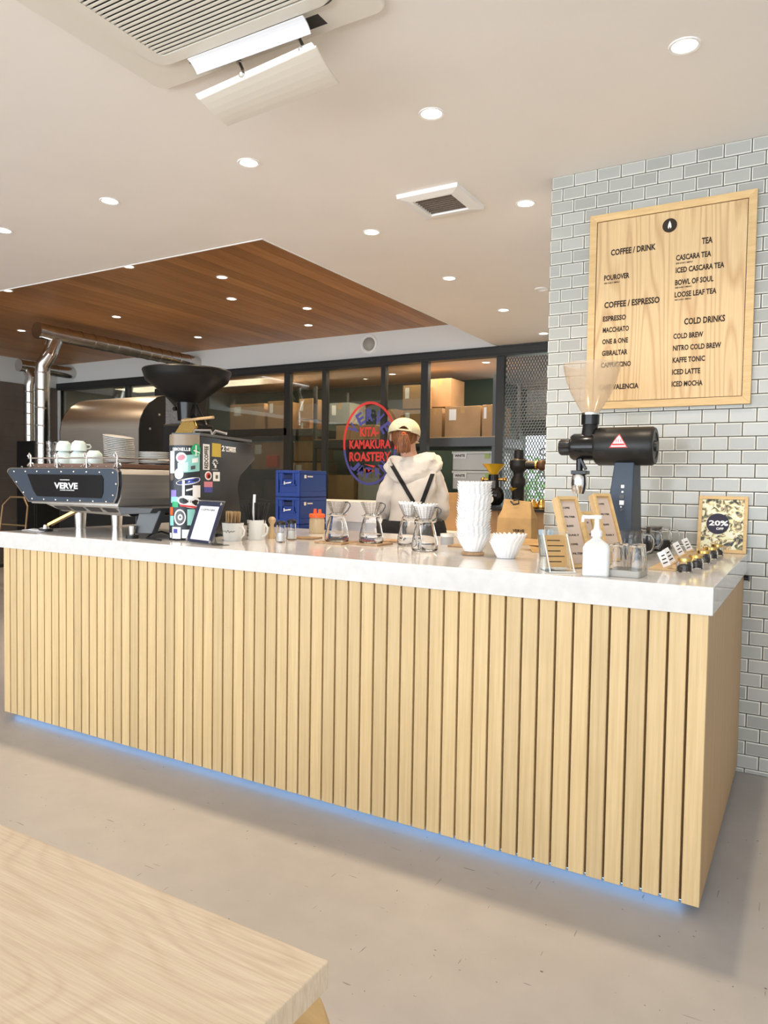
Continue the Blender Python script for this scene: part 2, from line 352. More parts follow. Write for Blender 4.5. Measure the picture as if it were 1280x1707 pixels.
# glazed partition at the back
w1 = MB().box(-10.47, -1.144, YB-.03, YB+.09, 2.635, 2.742).build('window_1', m_bframe, **struct)
MB().box(-10.47, -1.144, YB-.034, YB-.03, 2.655, 2.66).box(-10.47, -1.144, YB-.034, YB-.03, 2.722, 2.728).build('header_bead', m_black, w1)
MUL = [-10.43, -8.85, -7.28, -5.85, -5.27, -4.42, -3.87, -2.95, -2.1, -1.2]
for i, x in enumerate(MUL):
    wd = .045 if i in (3, 6, 7) else .03
    MB().box(x-wd, x+wd, YB, YB+.07, 0, 2.64).build('mullion', m_bframe, w1)
MB().box(-7.28, -5.85, YB, YB+.07, 1.84, 1.93).build('transom', m_bframe, w1)
for a, b in zip(MUL[:-1], MUL[1:]):
    if a in (-3.87, -2.95, -2.1): continue
    MB().box(a+.03, b-.03, YB+.03, YB+.038, .02, 2.63).build('pane', m_pane, w1)
ms = MB()
for d in (1, -1):
    k = -60
    for k in range(-44, 30):
        x0, x1, z0, z1 = -2.90, -2.13, .05, 2.62
        c = k*.06                          # line z = z0 + d*1.9*(x-x0) + c...
        pts = []
        for j in range(2):
            xx = (x0, x1)[j]; pts.append((xx, z1-.0+c+d*1.9*(xx-x0)*1.0))
        (xa, za), (xb, zb) = pts; 
        def clip(xa, za, xb, zb):
            t0, t1 = 0, 1; dz = zb-za
            for lim, sg in ((z0, 1), (z1, -1)):
                a_, b_ = (za-lim)*sg, (zb-lim)*sg
                if a_ < 0 and b_ < 0: return None
                if a_ < 0: t0 = max(t0, a_/(a_-b_))
                elif b_ < 0: t1 = min(t1, a_/(a_-b_))
            return (t0, t1) if t0 < t1 else None
        t = clip(xa, za, xb, zb)
        if t: ms.bar((xa+(xb-xa)*t[0], YB+.03, za+(zb-za)*t[0]), (xa+(xb-xa)*t[1], YB+.03, za+(zb-za)*t[1]), .008, .008)
ms.build('expanded_mesh', m_dgrey, w1, kind='stuff')
# round partition decal: oval roastery emblem painted on the glass
def ring(cx, cz, rx, rz, w, a0, a1, y, m, parent, name='ring', n=40):
    mb = MB(); vs = []
    for i in range(n+1):
        a = a0+(a1-a0)*i/n
        vs += [V((cx+rx*math.cos(a), y, cz+rz*math.sin(a))), V((cx+(rx-w)*math.cos(a), y, cz+(rz-w)*math.sin(a)))]
    mb.add(vs, [(2*i, 2*i+1, 2*i+3, 2*i+2) for i in range(n)]); return mb.build(name, m, parent)
ED = YB-.02
em = thing('window_emblem', 'large red and blue oval lettered emblem on the glass partition behind the barista', 'sign', (-4.585, ED, 1.2))
ring(-4.585, 1.715, .375, .50, .03, -.15, PI+.15, ED, m_red, em)
ring(-4.585, 1.715, .375, .50, .03, PI+.15, 2*PI-.15, ED, m_blue, em)
X3, Z3 = (1, 0, 0), (0, 0, 1)
for i, ch in enumerate('VERVE'):
    a = math.radians(148-29*i); c = V((-4.585+.26*math.cos(a), ED, 1.72+.33*math.sin(a))); t_ = a-PI/2
    xd = V((math.cos(t_), 0, math.sin(t_))); ud = V((-math.sin(t_), 0, math.cos(t_)))
    text(ch, c-xd*.05-ud*.07, xd, ud, .10, .15, m_blue, em)
text('KITA-', (-4.72, ED, 1.80), X3, Z3, .26, .11, m_red, em)
text('KAMAKURA', (-4.87, ED, 1.65), X3, Z3, .58, .11, m_red, em)
text('ROASTERY', (-4.87, ED, 1.50), X3, Z3, .58, .115, m_red, em)
MB().prism([(-4.66, ED, 1.47), (-4.50, ED, 1.45), (-4.50, ED, 1.42)], (0, .002, 0)).prism([(-4.66, ED, 1.41), (-4.50, ED, 1.39), (-4.62, ED, 1.36)], (0, .002, 0)).build('red_pennant', m_red, em)
MB().prism([(-4.76, ED, 1.38), (-4.68, ED, 1.46), (-4.66, ED, 1.38)], (0, .002, 0)).build('blue_pennant', m_blue, em)
for i, ch in enumerate('JAPAN'):
    a = math.radians(222+24*i); c = V((-4.585+.27*math.cos(a), ED, 1.60+.24*math.sin(a))); t_ = a+PI/2
    xd = V((math.cos(t_), 0, math.sin(t_))); ud = V((-math.sin(t_), 0, math.cos(t_)))
    text(ch, c-xd*.045-ud*.06, xd, ud, .085, .13, m_blue, em)
# letters down the right glass
gl = thing('door_lettering', 'column of small dark letters on the bright glass left of the tiled wall', 'sign', at(903, 800, YB-.01))
for i, ch in enumerate('COO'):
    p = at(898, 760+18*i, YB-.01); text(ch, p, X3, Z3, .07, .085, m_dgrey, gl)

# ------------------------------------------------------------------ ceiling fittings
def make_downlight(warm, power, r=.042):
    t = thing('downlight', '', 'ceiling light')
    MB().lathe([(r, -.003), (r+.009, -.004), (r+.011, 0), (r+.011, .004), (r, .004)], n=24).build('trim_ring', m_acw, t, local=True)
    MB().lathe([(0.0001, .0), (r, .0), (r, .01)], n=24).build('diffuser', m_lamp, t, local=True)
    l = bpy.data.lights.new('downlight_lamp', 'SPOT'); l.energy = power; l.color = warm; l.spot_size = 2.2; l.spot_blend = .8; l.shadow_soft_size = .04
    o = bpy.data.objects.new('downlight_lamp', l); COL.objects.link(o); o.parent = t; o.location = (0, 0, -.02)
    return t
WL = [(-.422, 2.70, 'in the top right corner above the menu board'), (-1.381, 2.70, 'in the white ceiling right of the air conditioner, nearest it'),
      (-2.344, 2.70, 'in the white ceiling just below the tilted air deflector'), (-3.328, 2.71, 'in the white ceiling, second from the left picture edge'),
      (-4.30, 2.72, 'at the left picture edge in the white ceiling'), (-1.365, 3.79, 'between the square vent and the tiled wall'),
      (-2.327, 3.79, 'left of and lower than the square vent'), (-2.334, 4.897, 'right of the wood ceiling, third from the glass partition'),
      (-2.338, 5.993, 'right of the wood ceiling, second from the glass partition'), (-2.339, 7.089, 'closest to the glass partition beside the tiled wall')]
d0 = make_downlight((1, .80, .58), 30)
dW = make_downlight((1, .66, .36), 85)
for i, (x, y, w) in enumerate(WL):
    o = d0 if i == 0 else dW if i == 7 else dup(dW if i > 7 else d0); o.location = (x, y, ZC); o['label'] = 'round lit downlight '+w; o['group'] = 'downlights in the white ceiling'
OL = [(-5.022, 4.28, 'on its near edge, right one of two'), (-6.713, 4.28, 'on its near edge at the left picture border'), (-4.539, 4.888, 'nearest the corner of the wood panel'),
      (-4.987, 5.508, 'just behind the one nearest the corner'), (-4.553, 6.167, 'at the right, upper of the vertical pair'), (-5.023, 6.831, 'at the right, lower of the vertical pair'),
      (-6.688, 5.535, 'left middle above the long silver duct'), (-8.378, 5.524, 'far left beside the duct end'), (-6.695, 6.786, 'just above the far end of the long duct')]
d1 = make_downlight((1, .76, .50), 55)
for i, (x, y, w) in enumerate(OL):
    o = d1 if i == 0 else dup(d1); o.location = (x, y, ZW-.001); o['label'] = 'round downlight in the wood ceiling '+w; o['group'] = 'downlights in the wood ceiling'
for i, (x, y, w) in enumerate([(-3.30, 7.95, 'above the open cardboard boxes'), (-4.75, 8.3, 'behind the glass above the oval emblem'), (-6.3, 8.1, 'behind the glass right of the black hopper')]):
    o = dup(d0); o.location = (x, y, 2.659); o['label'] = 'downlight in the storage room ceiling '+w; o['group'] = 'downlights in the storage room'

# ceiling cassette air conditioner
ac = thing('air_conditioner', 'cream ceiling cassette air conditioner with a slotted grille', 'air conditioner', (-1.69, 1.53, ZC))
def rrect(x0, x1, y0, y1, r, n=6):
    out = []
    for cx, cy, a0 in ((x1-r, y1-r, 0), (x0+r, y1-r, 90), (x0+r, y0+r, 180), (x1-r, y0+r, 270)):
        out += [(cx+r*math.cos(math.radians(a0+90*i/n)), cy+r*math.sin(math.radians(a0+90*i/n))) for i in range(n+1)]
    return out
MB().prism([(x, y, ZC-.018) for x, y in rrect(-2.19, -1.19, 1.03, 2.03, .045)], (0, 0, .018)).build('body', m_ac, ac, bevel=.006)
mb = MB()
o_, i_ = rrect(-2.06, -1.30, 1.14, 1.90, .06), rrect(-2.0, -1.36, 1.2, 1.845, .02)
n_ = len(o_); vs = [(x, y, ZC-.018) for x, y in o_]+[(x, y, ZC-.032) for x, y in rrect(-2.054, -1.306, 1.146, 1.894, .055)]+[(x, y, ZC-.032) for x, y in i_]+[(x, y, ZC-.022) for x, y in i_]
mb.add(vs, [(r*n_+i, r*n_+(i+1) % n_, (r+1)*n_+(i+1) % n_, (r+1)*n_+i) for r in range(3) for i in range(n_)])
mb.build('grille_frame', m_ac, ac)
o_, i_ = rrect(-2.072, -1.288, 1.128, 1.912, .07), rrect(-2.066, -1.294, 1.134, 1.906, .065)
MB().add([(x, y, ZC-.0185) for x, y in o_]+[(x, y, ZC-.0185) for x, y in i_], [(i, (i+1) % n_, n_+(i+1) % n_, n_+i) for i in range(n_)]).build('panel_joint', m_dgrey, ac)
MB().box(-2.0, -1.36, 1.2, 1.845, ZC-.020, ZC-.017).build('grille_recess', m_slot, ac)
for i in range(36):
    y = 1.205+i*.0178
    MB().box(-2.0, -1.36, y, y+.0088, ZC-.031, ZC-.0275).build('louver', m_ac, ac)
MB().box(-1.96, -1.40, 1.935, 1.99, ZC-.0185, ZC-.0175).build('outlet_slot', m_slot, ac)
def plate(name, c, th, m, parent, nseg=6, bow=0):
    """curved blade through four corners c = near-left, near-right, far-right, far-left"""
    c = [V(p) for p in c]; nrm = (c[1]-c[0]).cross(c[3]-c[0]).normalized(); nrm = nrm if nrm.z > 0 else -nrm
    mb = MB(); top = []; bot = []
    for i in range(nseg+1):
        t = i/nseg; off = nrm*(bow*4*t*(1-t)); a = c[0].lerp(c[3], t)+off; b = c[1].lerp(c[2], t)+off
        top += [a+nrm*th, b+nrm*th]; bot += [a, b]
    N = len(top); fs = []
    for i in range(nseg): fs += [(2*i, 2*i+1, 2*i+3, 2*i+2), (N+2*i, N+2*i+2, N+2*i+3, N+2*i+1), (2*i, 2*i+2, N+2*i+2, N+2*i), (2*i+1, N+2*i+1, N+2*i+3, 2*i+3)]
    fs += [(0, N, N+1, 1), (2*nseg, 2*nseg+1, N+2*nseg+1, N+2*nseg)]
    mb.add(top+bot, fs, 0, False); return mb.build(name, m, parent, bevel=th*.4)
plate('outlet_flap', (onz(311, 98, 2.715), onz(504, 25, 2.715), onz(518, 57, 2.67), onz(328, 125, 2.67)), .006, mat('flap_grey', (.72, .72, .74), .4), ac, bow=.006)
df = thing('air_deflector', 'cream tilted wind deflector blade hanging under the air conditioner outlet', 'air deflector', onz(445, 140, 2.62))
plate('blade', (onz(332, 166, 2.60), onz(527, 78, 2.60), onz(566, 141, 2.585), onz(379, 211, 2.585)), .007, m_ac, df, bow=-.006)
plate('top_lip', (onz(327, 158, 2.628), onz(521, 71, 2.628), onz(527, 79, 2.604), onz(332, 167, 2.604)), .006, m_acw, df)
for px, py in ((403, 118), (503, 77)):
    a = onz(px-4, py-14, 2.70); b = onz(px, py+6, 2.62)
    MB().tube([a, (a+b)/2+V((0, .012, 0)), b], .006, 8).sphere(a, .011, 8).sphere(b, .012, 8).build('bracket', m_steel, df)

vt = thing('ceiling_vent', 'square white ceiling vent with brown grille', 'vent', (-1.745, 3.54, ZC))
mb = MB(); sq = lambda h, z: [(-1.745-h, 3.54-h, z), (-1.745+h, 3.54-h, z), (-1.745+h, 3.54+h, z), (-1.745-h, 3.54+h, z)]
vs = sq(.175, ZC)+sq(.172, ZC-.02)+sq(.125, ZC-.028)+sq(.112, ZC-.028)+sq(.108, ZC-.012)
mb.add(vs, [(r*4+i, r*4+(i+1) % 4, r*4+4+(i+1) % 4, r*4+4+i) for r in range(4) for i in range(4)]); mb.build('vent_frame', m_acw, vt)
MB().box(-1.855, -1.635, 3.43, 3.65, ZC-.014, ZC-.01).build('filter_mesh', m_vent, vt)
for i in range(9): MB().box(-1.855, -1.635, 3.436+i*.0255, 3.440+i*.0255, ZC-.02, ZC-.014).build('slat', m_vent, vt)
rv = thing('round_vent', 'round white vent with grey domed centre on the bulkhead wall', 'vent', (-4.62, YB, 2.90))
AXY = MX.Rotation(PI/2, 3, 'X')
MB().lathe([(.115, 0), (.112, .012), (.095, .016), (.09, .006), (.08, .005)], (-4.62, YB, 2.90), ax=AXY).build('flange', m_acw, rv)
MB().lathe([(.08, .004), (.078, .02), (.06, .035), (.03, .045), (.0001, .048)], (-4.62, YB, 2.90), ax=AXY).build('dome', mat('grey_plastic', (.36, .35, .31), .5), rv)
tag(MB().lathe([(.05, .002), (.05, -.008), (.035, -.012), (.03, -.004), (.0001, -.004)], (-1.83, 5.47, ZC)).build('smoke_detector', m_acw), 'small round white detector on the ceiling beside the tiled wall', 'detector')

# ------------------------------------------------------------------ ducts
def duct(name, label, pts, r, rings):
    t = thing(name, label, 'duct', pts[0]); MB().tube(pts, r, 24).build('pipe', m_duct, t)
    for p, d in rings:
        u = V(d).normalized(); MB().tube([V(p)-u*.009, V(p)+u*.009], r+.005, 24).build('seam_ring', m_duct, t)
    return t
dt = duct('exhaust_duct', 'long shiny spiral duct running along the wood ceiling to the back wall', [(-7.42, 5.08, 2.868), (-7.42, YB, 2.868)], .085,
     [((-7.42, 5.45+.17*i, 2.868), (0, 1, 0)) for i in range(12)])
MB().cyl((-7.42, 5.07, 2.868), (-7.42, 5.09, 2.868), .092).build('end_cap', m_duct, dt)
pv = at(71, 700, 5.2)
el = [(-7.42, 5.30, 2.80), (-7.43, 5.27, 2.72), (pv.x+.10, 5.22, 2.62), (pv.x+.02, 5.2, 2.52), (pv.x, 5.2, 2.42)]
duct('riser_duct', 'upright shiny metal duct with an elbow, right one of the two by the left wall', el+[(pv.x, 5.2, 1.05)], .078,
     [((pv.x, 5.2, 2.42), (0, 0, 1)), ((pv.x+.10, 5.22, 2.62), (-.8, 0, .6))]+[((pv.x, 5.2, 2.42-.2*i), (0, .15, 1)) for i in range(1, 7)])
dt = duct('exhaust_duct', 'short shiny duct entering the back wall near the left corner', [(-10.07, 6.6, 2.885), (-10.07, YB, 2.885)], .085, [((-10.07, 6.8+.2*i, 2.885), (0, 1, 0)) for i in range(3)])
MB().cyl((-10.07, 6.59, 2.885), (-10.07, 6.61, 2.885), .092).build('end_cap', m_duct, dt)
p2 = at(50, 700, 6.75); CBT = at(44, 735, 6.5).z; cx0 = at(28, 800, 6.5).x; cx1 = at(61, 800, 6.5).x
duct('riser_duct', 'upright shiny metal duct nearest the left wall', [(-10.05, 6.75, 2.81), (-10.0, 6.75, 2.72), (p2.x, 6.75, 2.6), (p2.x, 6.75, CBT)], .085, [((p2.x, 6.75, 2.5-.16*i), (0, .1, 1)) for i in range(5)])
tag(MB().box(cx0, cx1, 6.5, 7.1, 0, CBT).box(cx0+.02, cx1-.02, 6.485, 6.5, .1, CBT-.04).build('storage_cabinet', m_black, bevel=.01), 'tall black cabinet under the left duct by the wall', 'cabinet')

# ------------------------------------------------------------------ coffee roaster far behind the counter
ro = thing('coffee_roaster', 'large coffee roaster with brushed steel hood and black funnel hopper', 'roaster', (-6.0, 5.4, 0))
XL, XR = -6.92, -5.72
prof = [(5.0, 1.35), (5.0, 1.74), (5.015, 1.84), (5.06, 1.93), (5.13, 2.01), (5.22, 2.07), (5.34, 2.105), (5.9, 2.12), (5.9, 1.35)]
mb = MB(); n_ = len(prof); vs = [(XL, y, z) for y, z in prof]+[(XR, y, z) for y, z in prof]
mb.add(vs, [(i, i+1, n_+i+1, n_+i) for i in range(n_-1)], 0, True); mb.build('hood', m_steel, ro)
MB().prism([(XR, y, z) for y, z in prof], (.012, 0, 0)).build('end_plate', m_black, ro)
MB().prism([(XL-.012, y, z) for y, z in prof], (.012, 0, 0)).build('end_plate', m_black, ro)
for y, z in ((5.13, 1.75), (5.25, 1.9), (5.12, 1.5)): MB().cyl((XR+.012, y, z), (XR+.018, y, z), .012, n=10).build('bolt', m_steel, ro)
MB().box(XL, XR, 4.98, 5.9, .35, 1.35).box(XL+.1, XR-.1, 5.1, 5.8, 0, .35).build('base', m_black, ro, bevel=.02)
MB().box(XL-1.2, XL+.3, 4.85, 4.97, .56, .64).build('red_rail', m_rust, ro, label='dark red rail at the foot of the machine')
gp = [onx(276, 661, XR+.02), onx(309, 697, XR+.02), onx(290, 735, XR+.02), onx(275, 735, XR+.02)]
g0 = [at(276, 661, 5.05), at(311, 700, 5.05), at(292, 738, 5.05), at(276, 738, 5.05)]
MB().prism(g0, (0, .01, 0)).build('perforated_guard', mat('perforated_metal', (.22, .21, .20), .5, .6, noise=(190, .6)), ro)
g1 = [at(307, 697, 4.95), at(319, 697, 4.95), at(326, 711, 4.95), at(318, 724, 4.95), at(290, 724, 4.95)]
MB().prism(g1, (0, .03, 0)).build('brass_screen', mat('brass_screen', (.55, .36, .10), .4, .5, noise=(120, .5)), ro)
hc = at(312, 625, 5.05); hx, hy = hc.x, 5.05
def zz(py): return at(312, py, 5.05).z
MB().lathe([(.405, zz(618)), (.41, zz(620)), (.395, zz(628)), (.38, zz(636)), (.11, zz(672)), (.10, zz(672)), (.36, zz(634)), (.38, zz(619)), (.405, zz(618))], (hx, hy, 0), n=48).build('hopper', m_black, ro)
MB().cyl((hx, hy, zz(672)), (hx, hy, zz(702)), .10, .085).build('throat', m_gloss, ro)
MB().cyl((hx-.1, hy, zz(680)), (hx-.1, hy-.07, zz(682)), .02).cyl((hx+.12, hy, zz(676)), (hx+.30, hy-.05, zz(712)), .012).cyl((hx+.05, hy, zz(690)), (hx+.32, hy-.05, zz(714)), .01).build('linkage', m_black, ro)
MB().cyl((hx+.06, hy-.12, zz(703)), (hx+.45, hy-.12, zz(700)), .013).build('wooden_lever', m_oak2, ro)
MB().box(hx-.28, hx+.15, hy-.05, 5.25, zz(790), zz(706)).box(hx-.3, hx+.12, hy-.05, 5.25, 0, zz(790)).build('front_housing', m_black, ro, bevel=.02)
MB().box(XR-.28, XR-.05, 5.45, 5.65, 2.12, 2.20).cyl((XR-.2, 5.55, 2.12), (XR-.2, 5.55, 2.36), .05).box(XR-.32, XR-.02, 5.5, 5.6, 2.24, 2.28).build('burner_box', m_black, ro, bevel=.01)

# ------------------------------------------------------------------ service counter
sc_ = thing('service_counter', 'long service counter clad in vertical oak slats', 'counter', (-1.92, 2.9, 0))
MB().box(-3.585, -.2525, 2.28, 3.53, .03, .8856).build('body', m_gap, sc_)
MB().box(-3.52, -.30, 2.36, 3.48, 0, .03).build('plinth', m_black, sc_)
SP = .05595
sm_ = MB().box(0, .0486, 0, .018, .029, .8853).mesh('slat', m_slat)
for k in range(60):
    o = bpy.data.objects.new('slat', sm_); COL.objects.link(o); o.parent = sc_; o.location = V((-.241-.0486-k*SP, 2.2625, 0))-sc_.location
    b = o.modifiers.new('bevel', 'BEVEL'); b.width = .0012; b.segments = 1
MB().box(-.2535, -.241, 2.2815, 3.53, .029, .8853).build('side_panel', m_side_shaded, sc_)
MB().box(-3.56, -.29, 2.30, 2.312, .018, .0285).build('light_strip', m_led, sc_, label='blue light strip under the front edge')
tag(MB().box(-3.622, -.229, 2.25, 3.536, .8856, ZT).build('countertop', m_slab, bevel=.0015), 'pale stone countertop lying on the slatted counter', 'countertop')
hk = thing('bag_hook', 'small dark round hook at the wall end of the countertop', 'hook', (-.20, 3.53, .90))
MB().cyl((-.238, 3.50, .862), (-.222, 3.50, .862), .010).build('stem', m_black, hk)
MB().lathe([(.006, 0), (.014, .002), (.014, .006), (.006, .008)], (-.222, 3.50, .862), ax=MX.Rotation(PI/2, 3, 'Y'), n=16).build('disc', m_dgrey, hk)

# ------------------------------------------------------------------ foreground table and stool
tb = thing('wooden_table', 'pale oak table with thick square top in the foreground', 'table', (-1.3, .1, 0))
MB().box(-2.4, -.4435, -.75, .655, .688, .72).build('tabletop', m_table, tb, bevel=.002)
for x, y in ((-2.28, .5), (-.62, -.62), (-2.28, -.62)): MB().tube([(x, y, 0), (x, y, .688)], [.022, .034], 16).build('leg', m_table, tb)
MB().box(-2.3, -.7, .40, .42, .60, .688).box(-2.3, -.7, -.62, -.60, .60, .688).build('apron', m_table, tb)
st = thing('round_stool', 'round oak stool tucked under the corner of the foreground table', 'stool', (-.665, .515, 0))
MB().lathe([(.0001, .625), (.24, .625), (.262, .617), (.268, .605), (.262, .594), (.235, .588), (.0001, .588)], (-.665, .515, 0), n=56).build('seat', m_frame, st)
for a in (45, 135, 225, 315):
    c, s_ = math.cos(math.radians(a)), math.sin(math.radians(a)); MB().tube([(-.665+.2*c, .515+.2*s_, 0), (-.665+.14*c, .515+.14*s_, .59)], [.013, .017], 12).build('leg', m_frame, st)

# ------------------------------------------------------------------ menu board
mn = thing('menu_board', 'large oak framed menu board on the tiled wall', 'menu board', (-.59, YW, 1.61))
bx0, bx1, bz0, bz1 = -.945, -.238, 1.613, 2.522; fw_ = .033; yf = YW-.026
for nm, pts in (('frame_rail', [(bx0, bz1), (bx1, bz1), (bx1-fw_, bz1-fw_), (bx0+fw_, bz1-fw_)]), ('frame_rail', [(bx0, bz0), (bx1, bz0), (bx1-fw_, bz0+fw_), (bx0+fw_, bz0+fw_)]),
                ('frame_stile', [(bx0, bz0), (bx0, bz1), (bx0+fw_, bz1-fw_), (bx0+fw_, bz0+fw_)]), ('frame_stile', [(bx1, bz0), (bx1, bz1), (bx1-fw_, bz1-fw_), (bx1-fw_, bz0+fw_)])):
    MB().prism([(x, yf, z) for x, z in pts], (0, .024, 0)).build(nm, m_frame, mn, bevel=.0012)
MB().box(bx0+fw_+.003, bx1-fw_-.003, yf+.004, yf+.02, bz0+fw_+.003, bz1-fw_-.003).build('panel', m_board, mn)
yt = yf+.0032
def mtext(s, x0, y0, x1, cap, w=None):
    a = at(960+x0/4, 310+y0/4, yt); b = at(960+x1/4, 310+y0/4, yt)
    text(s, (a.x, yt, a.z), X3, Z3, b.x-a.x, cap*.00276/4, m_ink, mn)
for a in [('COFFEE / DRINK', 232, 467, 530, 42), ('TEA', 838, 389, 910, 41), ('CASCARA TEA', 666, 500, 900, 37), ('SEE DAILY MENU', 666, 523, 778, 10),
          ('ICED CASCARA TEA', 664, 583, 987, 37), ('BOWL OF SOUL', 660, 665, 915, 37), ('SEE DAILY MENU', 660, 685, 770, 10), ('LOOSE LEAF TEA', 657, 746, 935, 37),
          ('SEE DAILY MENU', 657, 766, 768, 10), ('POUROVER', 187, 634, 355, 37), ('SEE DAILY MENU', 187, 656, 290, 10), ('COFFEE / ESPRESSO', 188, 818, 556, 43),
          ('ESPRESSO', 179, 906, 333, 36), ('MACCHIATO', 178, 981, 352, 36), ('ONE & ONE', 174, 1058, 346, 36), ('GIBRALTAR', 172, 1135, 343, 36),
          ('CAPPUCCINO', 166, 1214, 365, 36), ('CAFE VALENCIA', 150, 1362, 416, 36), ('COLD DRINKS', 720, 927, 993, 43), ('COLD BREW', 648, 1022, 847, 36),
          ('NITRO COLD BREW', 646, 1101, 966, 36), ('KAFFE TONIC', 643, 1181, 859, 36), ('ICED LATTE', 640, 1260, 827, 36), ('ICED MOCHA', 637, 1340, 843, 36)]: mtext(*a)
c = at(960+625/4, 310+263/4, yt)
MB().prism([(c.x+.031*math.cos(2*PI*i/32), yt-.001, c.z+.031*math.sin(2*PI*i/32)) for i in range(32)], (0, .0015, 0)).build('emblem_disc', m_ink, mn)
fl = [(0, .021), (.006, .006), (.008, -.008), (.004, -.016), (.0015, -.005), (0, -.012), (-.0015, -.005), (-.004, -.016), (-.008, -.008), (-.006, .006)]
MB().prism([(c.x+x, yt-.002, c.z+z) for x, z in fl], (0, .001, 0)).build('emblem_flame', m_porc, mn)

# ------------------------------------------------------------------ items on the counter, right end
# big shop grinder
gx = lambda px, py: at(px, py, 3.1)
ek = thing('bulk_coffee_grinder', 'tall black shop grinder with smoked hopper in front of the tiled wall', 'coffee grinder', (-.65, 3.1, ZT))
AX = MX.Rotation(PI/2, 3, 'Y')
zc_ = gx(1045, 744).z; xr = gx(1093, 744).x; xl = gx(994, 744).x; x2 = gx(953, 745).x; x3 = gx(933, 745).x; L = xr-xl
MB().lathe([(.0001, 0), (.070, 0), (.079, .012), (.079, L-.012), (.072, L), (.055, L), (.052, L-.004), (.022, L-.004), (.02, L+.006), (.0001, L+.006)], (xl, 3.1, zc_), 40, ax=AX).build('motor_housing', m_black, ek)
MB().lathe([(.0001, 0), (.05, 0), (.057, .012), (.057, xl-x2), (.0001, xl-x2)], (x2, 3.1, zc_-.001), 36, ax=AX).build('burr_housing', m_gloss, ek)
MB().lathe([(.0001, 0), (.028, 0), (.033, .008), (.033, x2-x3), (.0001, x2-x3)], (x3, 3.1, zc_-.001), 36, ax=AX, fn=lambda r, z, a: (r*(1+.05*math.cos(12*a)), z)).build('grind_dial', m_black, ek)
nk = gx(984, 700); hz0 = gx(984, 688).z; hz1 = gx(988, 607).z; nx = nk.x
MB().lathe([(.036, hz0-.10), (.031, hz0-.052), (.037, hz0-.05), (.037, hz0-.012), (.0001, hz0-.012)], (nx, 3.1, 0)).build('neck', m_gloss, ek)
MB().lathe([(.034, hz0-.012), (.038, hz0-.01), (.038, hz0-.002), (.034, hz0)], (nx, 3.1, 0)).build('neck_ring', m_chrome, ek)
hp = [(.036, 0), (.055, .03), (.08, .075), (.10, .125), (.112, .17), (.118, hz1-hz0)]
MB().lathe([(r, hz0+z) for r, z in hp], (nx, 3.1, 0), 48).build('hopper', m_hop, ek)
a, b = gx(1028, 770), gx(1062, 770); zt_ = zc_-.065; bl = gx(1008, 905).x; br = gx(1057, 905).x
f0 = [(bl, 3.02, ZT), (br, 3.02, ZT), (b.x-.004, 3.06, zt_), (a.x, 3.06, zt_)]; f1 = [(bl, 3.20, ZT), (br+.012, 3.20, ZT), (b.x+.004, 3.15, zt_), (a.x, 3.15, zt_)]
MB().add(f0+f1, [(0, 1, 2, 3), (7, 6, 5, 4), (0, 4, 5, 1), (1, 5, 6, 2), (2, 6, 7, 3), (3, 7, 4, 0)]).build('column', m_grey, ek, bevel=.004)
MB().box(bl-.01, br+.02, 3.0, 3.22, ZT, ZT+.012).build('foot_plate', m_black, ek, bevel=.003)
for (px, py, r, mm) in ((1037, 811, .0065, m_inkb), (1037, 820, .004, m_inkb), (1036, 828, .009, m_dgrey), (1036, 838, .009, m_inkb), (1035, 845, .003, m_inkb), (1036, 850, .005, m_dgrey)):
    p = at(px, py, 3.04); yq = 3.06-.04*(zt_-p.z)/(zt_-ZT)
    MB().box(p.x-r, p.x+r, yq-.004, yq+.004, p.z-r, p.z+r).build('button', mm, ek, bevel=.001)
px_ = gx(1038, 738)
def cyl_patch(name, x0, x1, a0, a1, top, m, off):   # strip wrapped on the housing; top = width factor at the upper edge
    mb = MB(); vs = []; r = .079+off; N = 8; c = px_.x
    for i in range(N+1):
        t = i/N; a = a0+(a1-a0)*t; xm = (x0+x1)/2; hw = (x1-x0)/2*(1+(top-1)*t)
        vs += [(c+xm-hw, 3.1-r*math.cos(a), zc_+r*math.sin(a)), (c+xm+hw, 3.1-r*math.cos(a), zc_+r*math.sin(a))]
    mb.add(vs, [(2*i, 2*i+1, 2*i+3, 2*i+2) for i in range(N)]); return mb.build(name, m, ek)
cyl_patch('badge', -.037, .037, -.12, .62, .02, m_red, .0008)
cyl_patch('badge_field', -.0305, .0305, -.07, .52, .05, m_inkb, .0014)
cyl_patch('badge_band', -.026, .026, .0, .09, .85, m_red, .002)
for dx in (-.009, 0, .009): cyl_patch('badge_ray', dx-.0015, dx+.0015, .16, .32, 1, m_red, .002)
for i in range(5): cyl_patch('cooling_slot', -.085, -.055, -.30-.06*i, -.28-.06*i, 1, m_slot, .0006); cyl_patch('cooling_slot', .055, .078, -.22-.06*i, -.20-.06*i, 1, m_slot, .0006)
sx = gx(968, 780).x; z0_, z1_ = gx(968, 823).z, gx(968, 791).z
MB().cyl((sx, 3.08, zc_-.05), (sx, 3.08, z1_+.015), .014).box(sx-.028, sx+.036, 3.05, 3.11, z1_, z1_+.016).bar((sx+.03, 3.07, z1_+.02), (sx+.005, 3.07, zc_-.05), .014, .012).build('spout', m_gloss, ek, bevel=.002)
MB().lathe([(.0001, z0_), (.024, z0_), (.03, z0_+.02), (.033, (z0_+z1_)/2), (.031, z1_-.01), (.027, z1_+.002), (.0001, z1_+.002)], (sx, 3.08, 0)).build('grounds_cup', m_chrome, ek)

